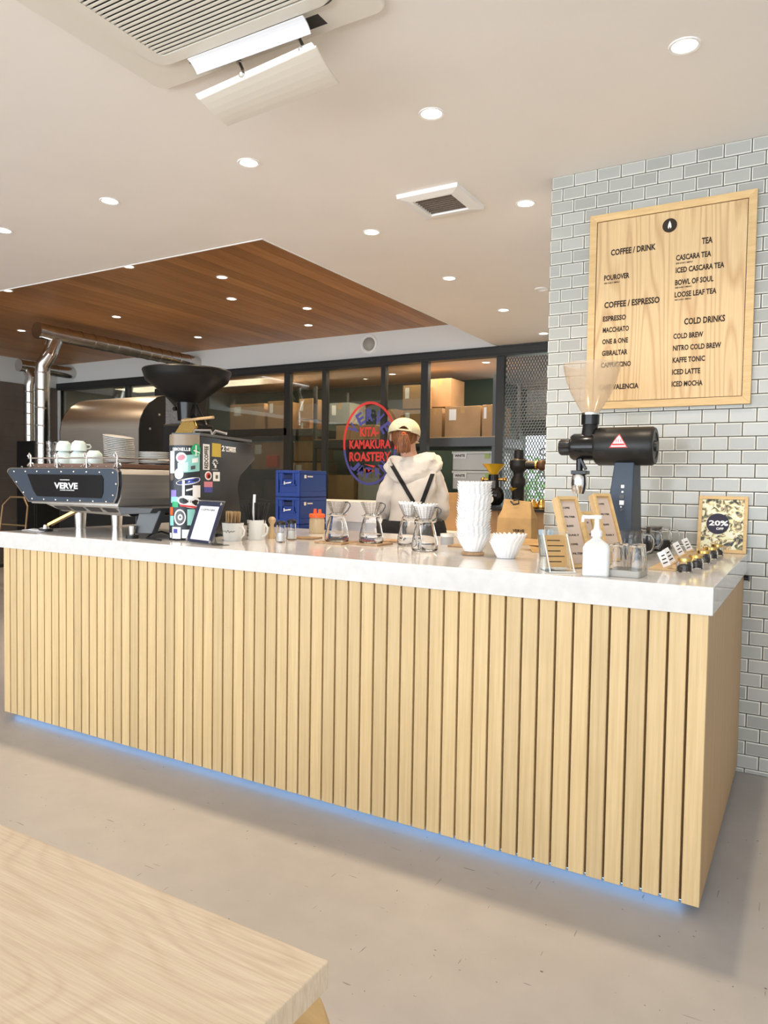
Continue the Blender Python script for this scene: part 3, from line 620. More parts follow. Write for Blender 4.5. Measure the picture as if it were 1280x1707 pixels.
# leaning wooden sign boards: local x = width, tilt back
def sign_board(loc, yaw, tilt, w, h, label, lines):
    t = thing('sign_board', label, 'sign', loc, None, 0); t.rotation_euler = (-tilt, 0, yaw)
    MB().box(-w/2, w/2, .004, .03, 0, h).build('back_board', m_oak2, t, local=True)
    for a in ((-w/2, -w/2+.009, 0, h), (w/2-.009, w/2, 0, h), (-w/2+.009, w/2-.009, 0, .012), (-w/2+.009, w/2-.009, h-.012, h)):
        MB().box(a[0], a[1], -.006, .004, a[2], a[3]).build('frame_strip', m_frame, t, local=True)
    MB().box(-w/2+.012, w/2-.012, .002, .004, .016, h-.018).build('price_card', mat('pinkish_card', (.62, .50, .42), .8), t, local=True)
    for i in range(lines): 
        text(('COFFEE', 'FILTER', 'BLEND', 'DAILY')[i % 4], (-w/2+.018, .0015, h-.045-i*(h-.06)/lines), X3, Z3, (w-.036)*(.9 if i % 2 else .6), .007, m_ink, t, 'print', local=True)
    return t
sign_board((-.668, 2.50, ZT+.001), math.radians(52), .40, .085, .262, 'front one of the tall narrow oak signs leaning beside the pump bottle', 6)
sign_board((-.625, 2.83, ZT+.001), math.radians(52), .40, .080, .272, 'rear tall narrow oak sign standing in front of the black grinder', 5)
sign_board((-.66, 2.68, ZT+.001), math.radians(52), .40, .05, .20, 'small oak card sign between the two tall narrow oak signs', 3)
cs = thing('card_stand', 'clear acrylic stand holding a small kraft card', 'sign', (-.712, 2.36, ZT)); cs.rotation_euler = (0, 0, math.radians(35))
TI = MX.Rotation(-.32, 4, 'X')
MB().box(-.045, .045, 0, .003, .006, .135, T=TI).box(-.045, .045, -.05, .06, 0, .003).build('acrylic', m_glass, cs, local=True)
MB().box(-.034, .034, -.002, 0, .014, .122, T=TI).build('kraft_card', m_kraft, cs, local=True)
MB().tube([TI @ V((-.04, -.004, .125)), (-.04, -.05, .003)], .0022, 6).tube([TI @ V((.04, -.004, .125)), (.04, -.05, .003)], .0022, 6).tube([(-.045, -.05, .003), (.045, -.05, .003)], .002, 6).build('white_wire', m_porc, cs, local=True)
for i in range(5): MB().box(-.028, .015+.012*(i % 2), -.003, -.002, .03+.018*i, .033+.018*i, T=TI).build('print', m_ink, cs, local=True)

pb = thing('pump_bottle', 'white translucent pump bottle at the front edge of the counter', 'bottle', (-.577, 2.318, ZT))
q = [(x, y) for x, y in rrect(-.041, .041, -.026, .026, .012, 4)]
def loft(mb, secs, n, mi=0, sm=True):
    vs = [v for s_ in secs for v in s_]; mb.add(vs, [(r*n+i, r*n+(i+1) % n, (r+1)*n+(i+1) % n, (r+1)*n+i) for r in range(len(secs)-1) for i in range(n)], mi, sm)
    mb.add(secs[0], [tuple(range(n))[::-1]], mi); mb.add(secs[-1], [tuple(range(n))], mi); return mb
def sec(z, s, m=0): return [V((x*s*(1-m)+.014*math.cos(math.atan2(y, x))*m, y*s*(1-m)+.014*math.sin(math.atan2(y, x))*m, z)) for x, y in q]
loft(MB(), [sec(.0005, .97), sec(.006, 1), sec(.09, 1), sec(.102, .93, .15), sec(.112, .7, .5), sec(.118, .5, 1), sec(.126, .5, 1)], len(q)).build('bottle', m_milky, pb, local=True)
loft(MB(), [sec(.004, .93), sec(.045, .95)], len(q)).build('liquid', mat('clear_gel', (.80, .80, .74), .1), pb, local=True)
MB().lathe([(.0001, .124), (.017, .124), (.017, .14), (.011, .146), (.008, .16), (.008, .178), (.016, .180), (.016, .190), (.0001, .192)], n=24).box(-.045, .0, -.006, .006, .179, .190).box(-.047, -.039, -.005, .005, .168, .185).build('pump', m_acw, pb, local=True, bevel=.001)
MB().prism([(.041, .014*math.cos(2*PI*i/24), .052+.026*math.sin(2*PI*i/24)) for i in range(24)], (.0008, 0, 0)).build('side_label', mat('grey_label', (.6, .6, .6), .6), pb, local=True)
MB().prism([(.0+.018*math.cos(2*PI*i/24), -.0268, .055+.026*math.sin(2*PI*i/24)) for i in range(24)], (0, .0008, 0)).build('front_label', mat('pale_label', (.84, .85, .85), .6), pb, local=True)
pb.rotation_euler = (0, 0, math.radians(12))

# tumblers on a tray
ty = tag(MB().prism([(x, y, ZT) for x, y in rrect(-.545, -.445, 2.325, 2.455, .01, 3)], (0, 0, .022)).build('glass_tray', mat('grey_tray', (.40, .38, .34), .4), bevel=.002), 'small grey rectangular tray under the upturned tumblers', 'tray')
def make_tumbler():
    t = thing('tumbler', '', 'glass', (0, 0, 0), 'upturned tumblers on the grey tray')
    f = lambda r, z, a: (r*(1+.035*math.cos(10*a)*(1 if z < .06 else .2)), z)
    pr = [(.027, 0), (.026, .035), (.023, .070), (.0215, .078), (.0001, .080), (.0001, .074), (.019, .072), (.0205, .066), (.0235, .035), (.0245, 0)]
    MB().lathe(pr, n=40, fn=f, closed=True).build('glass_body', m_ware, t, local=True); return t
g0_ = make_tumbler(); tx = [(-.518, 2.352, 'front left, next to the pump bottle'), (-.462+.006, 2.352, 'front right'), (-.516, 2.41, 'back left'), (-.466+.004, 2.41, 'back right')]
for i, (x, y, w) in enumerate(tx):
    o = g0_ if i == 0 else dup(g0_); o.location = (x-.006, y, ZT+.0225); o['label'] = 'ribbed upturned tumbler on the grey tray, '+w

def make_server(name, r, h, coffee, label, group, cat='carafe', hand=0, neck=.6):
    t = thing(name, label, cat, (0, 0, 0), group)
    o_ = [(.0001, 0), (r*.92, 0), (r, .006), (r*.97, h*.3), (r*.82, h*.65), (r*neck, h*.93), (r*neck*1.08, h)]
    i_ = [(rr-.0022 if rr > .01 else rr, z+.003 if z < .01 else z) for rr, z in o_][::-1]
    MB().lathe(o_+i_, n=36).build('glass_body', m_ware, t, local=True)
    if coffee:
        MB().lathe([(.0001, .004), (r*.93, .004), (r*.96, .01), (r*.945, h*.3), (r*.88, h*coffee), (.0001, h*coffee)], n=30).build('coffee', m_coffee, t, local=True)
    cx, sy = math.cos(hand), math.sin(hand)
    pts = [(r*neck*cx, r*neck*sy, h*.9), ((r+.022)*cx, (r+.022)*sy, h*.88), ((r+.034)*cx, (r+.034)*sy, h*.6), ((r+.024)*cx, (r+.024)*sy, h*.28), (r*.98*cx, r*.98*sy, h*.2)]
    pts2 = []
    for i in range(4):
        a = V(pts[i]); b = V(pts[i+1]); pts2 += [a, (a+b)/2+(V((cx, sy, 0))*.004 if 0 < i < 3 else V((0, 0, 0)))]
    MB().tube(pts2+[pts[-1]], .0042, 10).build('handle', m_ware, t, local=True); return t
sv = make_server('coffee_server', .056, .108, .45, '', 'servers of coffee in a row by the sample jars', hand=0, neck=.86)
for i, (px, py, w) in enumerate([(1050, 930, 'nearest'), (1066, 921, 'second nearest'), (1087, 915, 'third'), (1104, 909, 'fourth'), (1127, 905, 'farthest')]):
    p = onz(px, py, ZT); o = sv if i == 0 else dup(sv); o.location = (p.x, min(p.y, 3.42), ZT); o['label'] = 'glass server half full of dark coffee behind the tumblers, '+w+' of the row'
lw = tag(MB().box(-.47, -.375, 2.60, 3.40, ZT, ZT+.006).build('display_board', m_oak2, bevel=.001), 'thin oak strip under the name tags by the sample jars', 'board')
tg = thing('name_tag', '', 'tag', (0, 0, 0), 'name tags standing on the oak strip')
TG = MX.Rotation(-.25, 4, 'X')
MB().box(-.013, .013, 0, .004, .004, .062, T=TG).build('card', m_pwhite, tg, local=True)
MB().box(-.016, .016, -.01, .012, 0, .007).build('foot', m_oak2, tg, local=True)
for i in range(3): MB().box(-.008+.002*i, .008, -.0012, 0, .018+.013*i, .022+.013*i, T=TG).build('print', m_ink, tg, local=True)
for i in range(5):
    o = tg if i == 0 else dup(tg); p = onz(*((1113, 950), (1123, 943), (1138, 930), (1151, 922), (1166, 915))[i], ZT); o.location = (p.x, p.y, ZT+.0062); o.rotation_euler = (0, -.46, math.radians((4, 48, 40, 14, 40)[i]))
    o['label'] = 'small white name tag on the oak strip, '+('nearest', 'second', 'third', 'fourth', 'farthest')[i]+' of the row'
jr = thing('sample_jar', '', 'jar', (0, 0, 0), 'sample jars of beans near the counter end')
MB().lathe([(.0001, 0), (.024, 0), (.026, .004), (.026, .03), (.021, .038), (.021, .044), (.019, .044), (.019, .038), (.024, .029), (.024, .005), (.0001, .004)], n=28).build('glass_body', m_ware, jr, local=True)
MB().lathe([(.0001, .004), (.0225, .0045), (.0232, .018), (.012, .024), (.0001, .026)], n=20, fn=lambda r, z, a: (r*(1+.04*math.sin(7*a)), z+.002*math.sin(5*a)*(z > .01))).build('beans', m_ink, jr, local=True)
MB().lathe([(.0001, .047), (.0225, .047), (.0225, .037), (.0215, .036)], n=24).cyl((.02, .012, .036), (.026, .016, .049), .003, n=8).build('lid', m_brass, jr, local=True)
for i, (x, y) in enumerate([(-.356, 2.60), (-.340, 2.745), (-.338, 2.955), (-.334, 3.145), (-.331, 3.325)]):
    o = jr if i == 0 else dup(jr); o.location = (x, y, ZT); o['label'] = 'small glass jar of dark beans, '+('nearest', 'second', 'third', 'fourth', 'farthest')[i]+' of the row near the counter end'
    o.rotation_euler = (0, 0, i)

pf = thing('picture_frame', 'small oak framed poster leaning on the tiled wall', 'picture frame', (-.33, 3.478, ZT)); pf.rotation_euler = (-.20, 0, math.radians(1))
w, h = .196, .25
for a in ((-w/2, -w/2+.014, 0, h), (w/2-.014, w/2, 0, h), (-w/2+.014, w/2-.014, 0, .015), (-w/2+.014, w/2-.014, h-.014, h)):
    MB().box(a[0], a[1], -.006, .012, a[2], a[3]).build('frame_strip', m_frame, pf, local=True, bevel=.001)
m_post = bpy.data.materials.new('leafy_print'); m_post.use_nodes = True
def _post():
    n = m_post.node_tree.nodes; l = m_post.node_tree.links; tc = n.new('ShaderNodeTexCoord'); z = n.new('ShaderNodeTexNoise'); z.inputs['Scale'].default_value = 34; z.inputs['Detail'].default_value = 3
    z.inputs['Distortion'].default_value = 1.5; r = n.new('ShaderNodeValToRGB'); e = r.color_ramp.elements; e[0].position = .36; e[0].color = (.05, .045, .06, 1); e[1].position = .56; e[1].color = (.86, .86, .70, 1)
    for p, c in ((.41, (.16, .22, .10, 1)), (.46, (.55, .34, .25, 1)), (.5, (.80, .80, .38, 1))): x = e.new(p); x.color = c
    l.new(tc.outputs['Object'], z.inputs['Vector']); l.new(z.outputs['Fac'], r.inputs[0]); l.new(r.outputs[0], n['Principled BSDF'].inputs['Base Color'])
_post()
MB().box(-w/2+.014, w/2-.014, 0, .01, .015, h-.014).build('poster', m_post, pf, local=True)
MB().prism([(-.018+.046*math.cos(2*PI*i/28), -.001, .127+.046*math.sin(2*PI*i/28)) for i in range(28)], (0, .001, 0)).build('print_disc', mat('dark_violet', (.03, .025, .05), .6), pf, local=True)
text('20%', (-.054, -.0016, .118), X3, Z3, .078, .024, m_inkb, pf, local=True); text('OFF', (-.024, -.0016, .100), X3, Z3, .03, .011, m_inkb, pf, local=True)

# ------------------------------------------------------------------ paper filters, carafes, drippers
def fluted(r0, r1, h, lip=.004, n=96, fl=20, amp=.06):
    f = lambda r, z, a: (r*(1+amp*math.cos(fl*a)*(z/h if z > 0 else 0)), z+(lip*math.cos(fl*a) if z > h*.9 else 0))
    return MB().lathe([(.0001, .001), (r0, 0.0005), (r0+(r1-r0)*.5, h*.5), (r1, h), (r1-.001, h), (r0+(r1-r0)*.5-.001, h*.5+.001), (r0-.001, .002), (.0001, .002)], n=n, fn=f)
fm = fluted(.034, .066, .062).mesh('paper_filter', m_pwhite)
fp = onz(783, 926, ZT)
db = tag(MB().lathe([(.036, 0), (.045, .002), (.046, .010), (.038, .014), (.026, .014), (.026, .004), (.036, .0)], (fp.x, fp.y+.03, ZT), 36).build('filter_ring', m_boardk), 'round dark wooden ring stand under the tall stack of paper filters', 'stand')
for i in range(22):
    o = link('paper_filter', fm); o.location = (fp.x+.0025*math.sin(i*.9)+(.003 if i > 11 else 0), fp.y+.03, ZT+.0145+i*.0102); o.rotation_euler = (0, 0, PI/10*i+.03*math.sin(i*2.1))
    tag(o, 'white fluted paper filter, '+('lowest of the tall stack, resting in the wooden ring' if i == 0 else 'topmost of the tall stack' if i == 21 else 'nested inside the tall stack between lowest and topmost'), 'paper filter', 'tall stack of paper filters')
fp = onz(846, 932, ZT); fm2 = fluted(.034, .062, .060).mesh('paper_filter', m_pwhite)
for i in range(6):
    o = link('paper_filter', fm2); o.location = (fp.x-.018+(.003*i), fp.y+.03, ZT+.0005+i*.0065); o.rotation_euler = (0, 0, PI/10*i+.02*i)
    tag(o, 'white fluted paper filter, '+('lowest of the low stack, standing on the stone countertop' if i == 0 else 'topmost of the low stack' if i == 5 else 'nested inside the low stack between lowest and topmost'), 'paper filter', 'low stack of paper filters')

def make_brewer(filt):
    c = make_server('glass_carafe', .056, .118, 0, '', 'pour over carafes along the counter', hand=PI*.95, neck=.66)
    d = thing('wire_dripper', '', 'dripper', (0, 0, 0), 'wire drippers sitting on the carafes')
    mb = MB()
    for i in range(9):
        t = i/8; z = .012+.052*t; r = .027+.024*t
        mb.lathe([(r-.0008, z-.0007), (r+.0008, z-.0007), (r+.0008, z+.0007), (r-.0008, z+.0007)], n=32, closed=True)
    for k in range(18):
        a = 2*PI*k/18; mb.bar((.026*math.cos(a), .026*math.sin(a), .008), (.051*math.cos(a), .051*math.sin(a), .064), .0013, .0013)
    mb.build('wire_cone', m_wire, d, local=True)
    MB().lathe([(.0225, .006), (.03, .006), (.034, .0), (.046, .0), (.047, .003), (.035, .004), (.031, .011), (.0225, .011)], n=36, closed=True).build('base_ring', m_chrome, d, local=True)
    MB().tube([(.05, 0, .062), (.066, 0, .064), (.082, 0, .056), (.083, 0, .046), (.070, 0, .028), (.052, 0, .014), (.04, 0, .006)], .0028, 8).build('handle', m_dgrey, d, local=True)
    return c, d
c0, d0_ = make_brewer(False)
fm3 = fluted(.022, .052, .062, lip=.003).mesh('paper_filter', m_pwhite)
BR = [(-1.883, 2.80, 0, 'leftmost, beside the orange capped bottle'), (-1.722, 2.84, 0, 'second from the left, before the white bench'), (-1.573, 2.93, 1, 'third from the left, half hidden'), (-1.395, 2.735, 1, 'rightmost, nearest the small tin')]
for i, (x, y, f, w) in enumerate(BR):
    c = c0 if i == 0 else dup(c0); c.location = (x, y, ZT+.001+(.008 if i < 2 else 0)); c['label'] = 'glass carafe under a wire dripper, '+w
    c.rotation_euler = (0, 0, math.radians(-25 if i else 150))
    d = d0_ if i == 0 else dup(d0_); d.location = (x, y, ZT+.120+(.008 if i < 2 else 0)); d.rotation_euler = (0, 0, math.radians(-12)); d['label'] = 'steel wire dripper on a glass carafe, '+w
    if f:
        o = link('paper_filter', fm3); o.location = (x, y, ZT+.134); tag(o, 'white fluted paper filter set in the wire dripper, '+w, 'paper filter', 'filters in the drippers')
for i, (px, py, w, h_, rz, lab) in enumerate([(510, 899, .16, .11, .2, 'thin dark wood coaster board left of the leftmost carafe'), (559, 908, .15, .15, 0, 'thin wood board under the leftmost carafe'),
        (620, 908, .15, .14, 0, 'thin wood board under the second carafe'), (760, 912, .14, .12, .1, 'thin wood board beside the small tin'), (655, 897, .1, .12, .3, 'thin wood board between the second and third carafes')]):
    p = onz(px, py, ZT); o = MB().box(-w/2, w/2, -h_/2, h_/2, 0, .008).build('coaster_board', m_boardk, bevel=.001)
    if i == 1: p = V((-1.883, 2.80, 0))
    if i == 2: p = V((-1.722, 2.84, 0))
    if i == 4: p = V((-1.72, 3.05, 0))
    if i == 3: p = V((-1.33, 3.02, 0))
    if i == 0: p = onz(505, 898, ZT)
    o.location = (p.x, p.y, ZT+.0002); o.rotation_euler = (0, 0, rz); tag(o, lab, 'board', 'wood boards on the counter')
tn = thing('tin', 'small white metal tin right of the rightmost carafe', 'tin', (-1.455, 3.08, ZT))
MB().cyl((0, 0, 0), (0, 0, .036), .031, n=28).build('tin_body', mat('tin_grey', (.45, .46, .47), .4), tn, local=True); MB().cyl((0, 0, .036), (0, 0, .05), .032, n=28).build('lid', m_porc, tn, local=True)

# squeeze bottle with orange cap
sb = thing('squeeze_bottle', 'squat syrup bottle with orange twin nozzle cap', 'bottle', onz(528, 889, ZT))
MB().lathe([(.0001, .001), (.040, .001), (.042, .006), (.042, .075), (.036, .088), (.03, .09)], n=28).build('bottle', m_amber, sb, local=True)
MB().lathe([(.034, .085), (.044, .087), (.044, .104), (.036, .108), (.0001, .108)], n=28).cyl((-.013, 0, .106), (-.013, 0, .134), .011, .008, 14).cyl((.018, 0, .106), (.018, 0, .132), .011, .008, 14).build('cap', m_orange, sb, local=True)

# mugs with stirrers and straws, shakers, peg
def mug(name, loc, r0, r1, h, rz, label):
    t = thing(name, label, 'mug', loc); t.rotation_euler = (0, 0, rz)
    MB().lathe([(.0001, 0), (r0*.95, 0), (r0, .004), (r1, h), (r1-.004, h), (r0-.004, .008), (.0001, .006)], n=36).build('cup', m_porc, t, local=True)
    MB().tube([(r1-.002, 0, h*.78), (r1+.018, 0, h*.80), (r1+.03, 0, h*.62), (r1+.027, 0, h*.38), (r1+.012, 0, h*.22), (r0-.002, 0, h*.2)], .0045, 10).build('handle', m_porc, t, local=True)
    return t
M1 = onz(388, 901, ZT); M2 = onz(427, 899, ZT); M3 = onz(453, 898, ZT); M4 = onz(468, 904, ZT); M5 = onz(486, 900, ZT)
m1 = mug('enamel_mug', (M1.x, M1.y, ZT), .043, .051, .084, math.radians(-8), 'white mug with dark rim holding wooden stirrers')
MB().lathe([(.0516, .0835), (.0516, .0855), (.047, .0855), (.047, .0835)], n=36, closed=True).build('rim', m_dgrey, m1, local=True)
mb = MB(); ang0 = math.radians(-50)
pts = []
for i in range(26):
    a = math.radians(-110)+i*math.radians(3.2); z = .045+.006*math.sin(i*1.1)*(1 if 7 < i < 18 else .4); r = .0430+.008*z/.084+.0014; pts.append((r*math.cos(a), r*math.sin(a), z))
mb.tube(pts, .0009, 5).build('script_line', m_ink, m1, local=True)
sm2 = MB().prism([(-.0045, 0, 0), (.0045, 0, 0), (.0065, 0, .118), (.003, 0, .126), (-.003, 0, .126), (-.0065, 0, .118)], (0, .0015, 0)).mesh('wooden_stirrer', m_oak2)
for i in range(26):
    a = i*2.4; r = .033*math.sqrt((i+.5)/26); o = link('wooden_stirrer', sm2); o.location = (M1.x+r*math.cos(a), M1.y+r*math.sin(a), ZT+.012)
    o.rotation_euler = (.12*math.sin(a), .16*math.cos(a)*r/.033, .3*math.sin(a)-.4); tag(o, 'flat wooden stirrer standing in the white mug with the dark rim', 'stirrer', 'wooden stirrers in the mug')
m2 = mug('printed_mug', (M2.x, M2.y, ZT), .044, .045, .094, math.radians(-5), 'pale mug with dark block lettering holding straws')
for k, row in enumerate(('SEVE', 'NCOF', 'FEES', 'ROAS')):
    for j, ch in enumerate(row[:3]):
        a = math.radians(-132+j*15); rr = .0456; xd = V((-math.sin(a), math.cos(a), 0))
        text(ch, V((rr*math.cos(a), rr*math.sin(a), .066-k*.017))-xd*.005, xd, Z3, .009, .013, m_ink, m2, local=True)
bs = MB().tube([(0, 0, 0), (0, 0, .17)], .0028, 6).mesh('black_straw', m_black)
for i in range(26):
    a = i*2.4; r = .024*math.sqrt((i+.5)/26); o = link('black_straw', bs); o.location = (M2.x+r*math.cos(a), M2.y+r*math.sin(a), ZT+.01)
    o.rotation_euler = (-.35*math.sin(a)*r/.024*.7, .42*math.cos(a)*r/.024*.8, 0); tag(o, 'thin black straw in the bunch standing in the lettered mug', 'straw', 'black straws in the mug')
o = MB().tube([(0, 0, 0), (0, 0, .205)], .0065, 10).build('paper_straw', m_pwhite); o.location = (M2.x-.004, M2.y-.024, ZT+.012); o.rotation_euler = (.05, .10, 0); tag(o, 'thick white paper wrapped straw in the lettered mug', 'straw')
pg = thing('wooden_muddler', 'small turned wooden peg between the lettered mug and the shakers', 'muddler', (M3.x, M3.y, ZT))
MB().lathe([(.0001, 0), (.018, 0), (.018, .02), (.010, .035), (.010, .07), (.017, .082), (.019, .095), (.012, .106), (.0001, .108)], n=20).build('peg', m_oak2, pg, local=True)
sh = thing('glass_shaker', '', 'shaker', (0, 0, 0), 'glass shakers between the mugs and carafes')
MB().lathe([(.0001, 0), (.023, 0), (.024, .004), (.021, .05), (.020, .084), (.018, .084), (.019, .05), (.022, .006), (.0001, .004)], n=24).build('glass_body', m_ware, sh, local=True)
MB().lathe([(.0001, .005), (.0205, .006), (.0185, .045), (.0001, .046)], n=20).build('sugar', m_porc, sh, local=True)
MB().lathe([(.021, .080), (.023, .082), (.023, .094), (.012, .099), (.0001, .100)], n=24).build('lid', m_black, sh, local=True)
sh.location = (M4.x, M4.y, ZT); sh['label'] = 'glass sugar shaker with black lid, front one of two'; dup(sh, (M5.x, M5.y, ZT), 0, 'glass sugar shaker with black lid, rear one of two')

# acrylic framed notice, turned toward the customers
ns = thing('notice_frame', 'clear acrylic framed white notice leaning before the stickered grinder', 'sign', (-2.30, 2.335, ZT)); ns.rotation_euler = (0, 0, math.radians(-14))
TN = MX.Rotation(-.34, 4, 'X')
MB().box(-.105, .105, 0, .004, .002, .205, T=TN).box(-.11, .11, .03, .09, 0, .003).build('acrylic', m_glass, ns, local=True)
MB().box(-.100, .100, -.0006, 0, .010, .198, T=TN).build('backing', mat('ink_blue', (.02, .025, .06), .4), ns, local=True)
MB().box(-.070, .078, -.0016, -.0006, .022, .176, T=TN).build('paper', m_pwhite, ns, local=True)
for x, z in ((-.092, .018), (.092, .018), (.092, .188), (-.092, .188)):
    MB().cyl(TN @ V((x, -.005, z)), TN @ V((x, 0, z)), .007, n=14).build('screw', m_chrome, ns, local=True)
ud = TN.to_3x3() @ V((0, 0, 1)); text('A CUP IN A BAG', TN @ V((-.055, -.0022, .155)), X3, ud, .11, .009, m_dgrey, ns, local=True)
MB().bar(TN @ V((0, .008, .12)), (0, .09, .002), .03, .002).build('prop', m_glass, ns, local=True)

# ------------------------------------------------------------------ stickered espresso grinder
eg = thing('espresso_grinder', 'black espresso grinder covered in colourful stickers', 'coffee grinder', (-2.542, 2.50, ZT)); eg.rotation_euler = (0, 0, math.radians(16))
# local: +y away from customer, x lateral
R_ = .073; H0, H1 = .018, .49
side = [(0, H0), (0, H1), (.57, H1-.01), (.62, .40), (.44, .31), (.405, .25), (.44, .14), (.44, H0)]
MB().prism([(-R_, y, z) for y, z in side], (2*R_, 0, 0)).build('body', m_gloss, eg, local=True, bevel=.004)
mb = MB(); vs = []
for i in range(22):
    a = PI+PI*i/16; vs += [(R_*math.cos(a), R_*math.sin(a)*1.0, H0), (R_*math.cos(a), R_*math.sin(a), H1-.05)]
mb.add(vs, [(2*i, 2*i+2, 2*i+3, 2*i+1) for i in range(16)], 0, True); mb.add(vs[1::2], [tuple(range(17))]); mb.add(vs[0::2], [tuple(range(17))[::-1]]); mb.build('front_shell', mat('gunmetal', (.035, .042, .05), .4, .3), eg, local=True)
mb = MB(); vs = []
for i in range(22):
    a = PI+PI*i/16; vs += [(R_*math.cos(a), R_*math.sin(a), H1-.05), (R_*math.cos(a), R_*math.sin(a), H1)]
mb.add(vs, [(2*i, 2*i+2, 2*i+3, 2*i+1) for i in range(16)], 0, True); mb.add(vs[1::2], [tuple(range(17))]); mb.build('bean_window', m_hop, eg, local=True)
MB().box(-R_-.002, R_+.002, .0, .575, H1-.002, H1+.012).build('hopper_lid', m_dgrey, eg, local=True, bevel=.003)
for x, y in ((-.05, -.03), (.05, -.03), (-.05, .40), (.05, .40)): MB().cyl((x, y, 0), (x, y, H0), .014, n=14).build('foot', m_black, eg, local=True)
mb = MB().tube([(-.05, .16, H1+.01), (-.04, .16, H1+.035), (.04, .17, H1+.035), (.05, .17, H1+.01)], .006, 8).tube([(-.05, .34, H1+.01), (-.02, .34, H1+.045), (.04, .34, H1+.03)], .008, 8); mb.build('lid_handle', m_chrome, eg, local=True)
MATS = MX.Rotation(0, 4, 'X')
EGM = MX.Translation(V((-2.542, 2.50, ZT))) @ MX.Rotation(math.radians(16), 4, 'Z'); EGI = EGM.inverted()
def eside(px, py):       # photo pixel on the grinder's right flank, in its local frame
    o = EGI @ CAM; d = (EGI.to_3x3() @ _ray(px, py)); t = (R_-o.x)/d.x; return o+d*t
def flank(name, x0, y0, x1, y1, m, off=.001, **k):
    a = eside(x0, y1); b = eside(x1, y0); return MB().box(R_, R_+off, a.y, b.y, a.z, b.z).build(name, m, eg, local=True, **k)
def fl_text(s, x0, y0, x1, y1, m, off=.0016, vert=False):
    a = eside(x0, y1); b = eside(x1, y0)
    if vert: text(s, (R_+off, b.y, a.z), (0, 0, 1), (0, -1, 0), b.z-a.z, b.y-a.y, m, eg, 'sticker_print', local=True)
    else: text(s, (R_+off, a.y, a.z), (0, 1, 0), (0, 0, 1), b.y-a.y, b.z-a.z, m, eg, 'sticker_print', local=True)
flank('sticker', 338, 741, 349, 783, m_inkb); fl_text('REDCOFFEE', 340, 744, 347, 781, m_ink, vert=True)
flank('sticker', 353, 740, 368, 761, m_ysq)
fl_text('2', 369, 743, 374, 752, m_inkb); fl_text('CUMBER', 376, 747, 393, 753, m_inkb); MB().box(R_, R_+.001, eside(375, 745).y, eside(393, 745).y, eside(380, 746).z, eside(380, 744.5).z).build('sticker', m_inkb, eg, local=True)
cc = eside(358, 774)
mb = MB()
for i in range(7):
    a = math.radians(15+25*i); mb.bar((R_+.001, cc.y+.020*math.cos(a), cc.z+.016*math.sin(a)), (R_+.001, cc.y+.030*math.cos(a), cc.z+.026*math.sin(a)), .004, .002)
mb.box(R_, R_+.0012, cc.y-.014, cc.y+.0, cc.z-.006, cc.z+.007).box(R_, R_+.0012, cc.y-.002, cc.y+.014, cc.z-.018, cc.z-.002).box(R_, R_+.0012, cc.y-.03, cc.y+.03, cc.z-.028, cc.z-.026).build('sun_sticker', m_inkb, eg, local=True)
def disc_side(px, py, r, m, off=.001): c = eside(px, py); MB().prism([(R_, c.y+1.6*r*math.cos(2*PI*i/24), c.z+r*math.sin(2*PI*i/24)) for i in range(24)], (off, 0, 0)).build('sticker', m, eg, local=True)
disc_side(347, 793, .021, m_inkb); disc_side(347, 793, .015, m_red, .0014); disc_side(348, 794, .009, m_ink, .0018)
flank('sticker', 355, 787, 366, 802, m_inkb); flank('sticker', 359, 792, 363, 798, m_dgrey, .0014)
flank('sticker', 340, 803, 354, 812, m_pink); flank('sticker', 340, 812, 354, 821, m_blue)
def front(name, th0, th1, z0, z1, m, off=.001, skew=0, ell=False, n=10):
    """sticker wrapped on the rounded front; th in degrees, 270 = facing the customer"""
    mb = MB(); vs = []
    if ell:
        c, zc2 = (th0+th1)/2, (z0+z1)/2
        for i in range(28): a = 2*PI*i/28; t = math.radians(c+(th1-th0)/2*math.cos(a)); r = R_+off; z = zc2+(z1-z0)/2*math.sin(a)+skew*math.cos(a); vs.append((r*math.cos(t), r*math.sin(t), z))
        c_ = (( (R_+off)*math.cos(math.radians(c)), (R_+off)*math.sin(math.radians(c)), zc2)); vs.append(c_)
        mb.add(vs, [(i, (i+1) % 28, 28) for i in range(28)])
    else:
        for i in range(n+1): t = math.radians(th0+(th1-th0)*i/n); r = R_+off; vs += [(r*math.cos(t), r*math.sin(t), z0+skew*i/n), (r*math.cos(t), r*math.sin(t), z1+skew*i/n)]
        mb.add(vs, [(2*i, 2*i+2, 2*i+3, 2*i+1) for i in range(n)])
    return mb.build(name, m, eg, local=True)
def fpx(x0, y0, x1, y1, m, off=.001, skew=0, ell=False, name='sticker'):
    th = lambda x: 299.5+math.degrees(math.asin(max(-.92, min(.90, (x-308)/25.5))))
    return front(name, th(x0), th(x1), (897-y1)*.00285, (897-y0)*.00285, m, off, skew, ell)
fpx(284, 752, 291, 788, m_pwhite); fpx(284, 788, 290, 800, m_brown, ell=True)
fpx(316.5, 739.5, 331.5, 761.5, m_lgreen, ell=True); fpx(320, 749.5, 330, 751.5, m_inkb, .0016, -.01); fpx(323, 742, 325, 760, m_inkb, .0017)
fpx(305, 759, 330, 787, m_teal, .001, .010); fpx(296, 771, 312, 786, mat('pale_teal_sticker', (.62, .82, .78), .5), .0014, .004); fpx(318, 764, 327, 771, m_inkb, .0016, .006); fpx(316, 776, 323, 782, m_dgrey, .0018, .004)
fpx(293.5, 754, 310, 771, m_pwhite, .0018, ell=True); fpx(296, 758, 307, 767, m_pink, .0022, .003, True); fpx(291.5, 780, 305, 797.5, m_inkb, .002, ell=True)
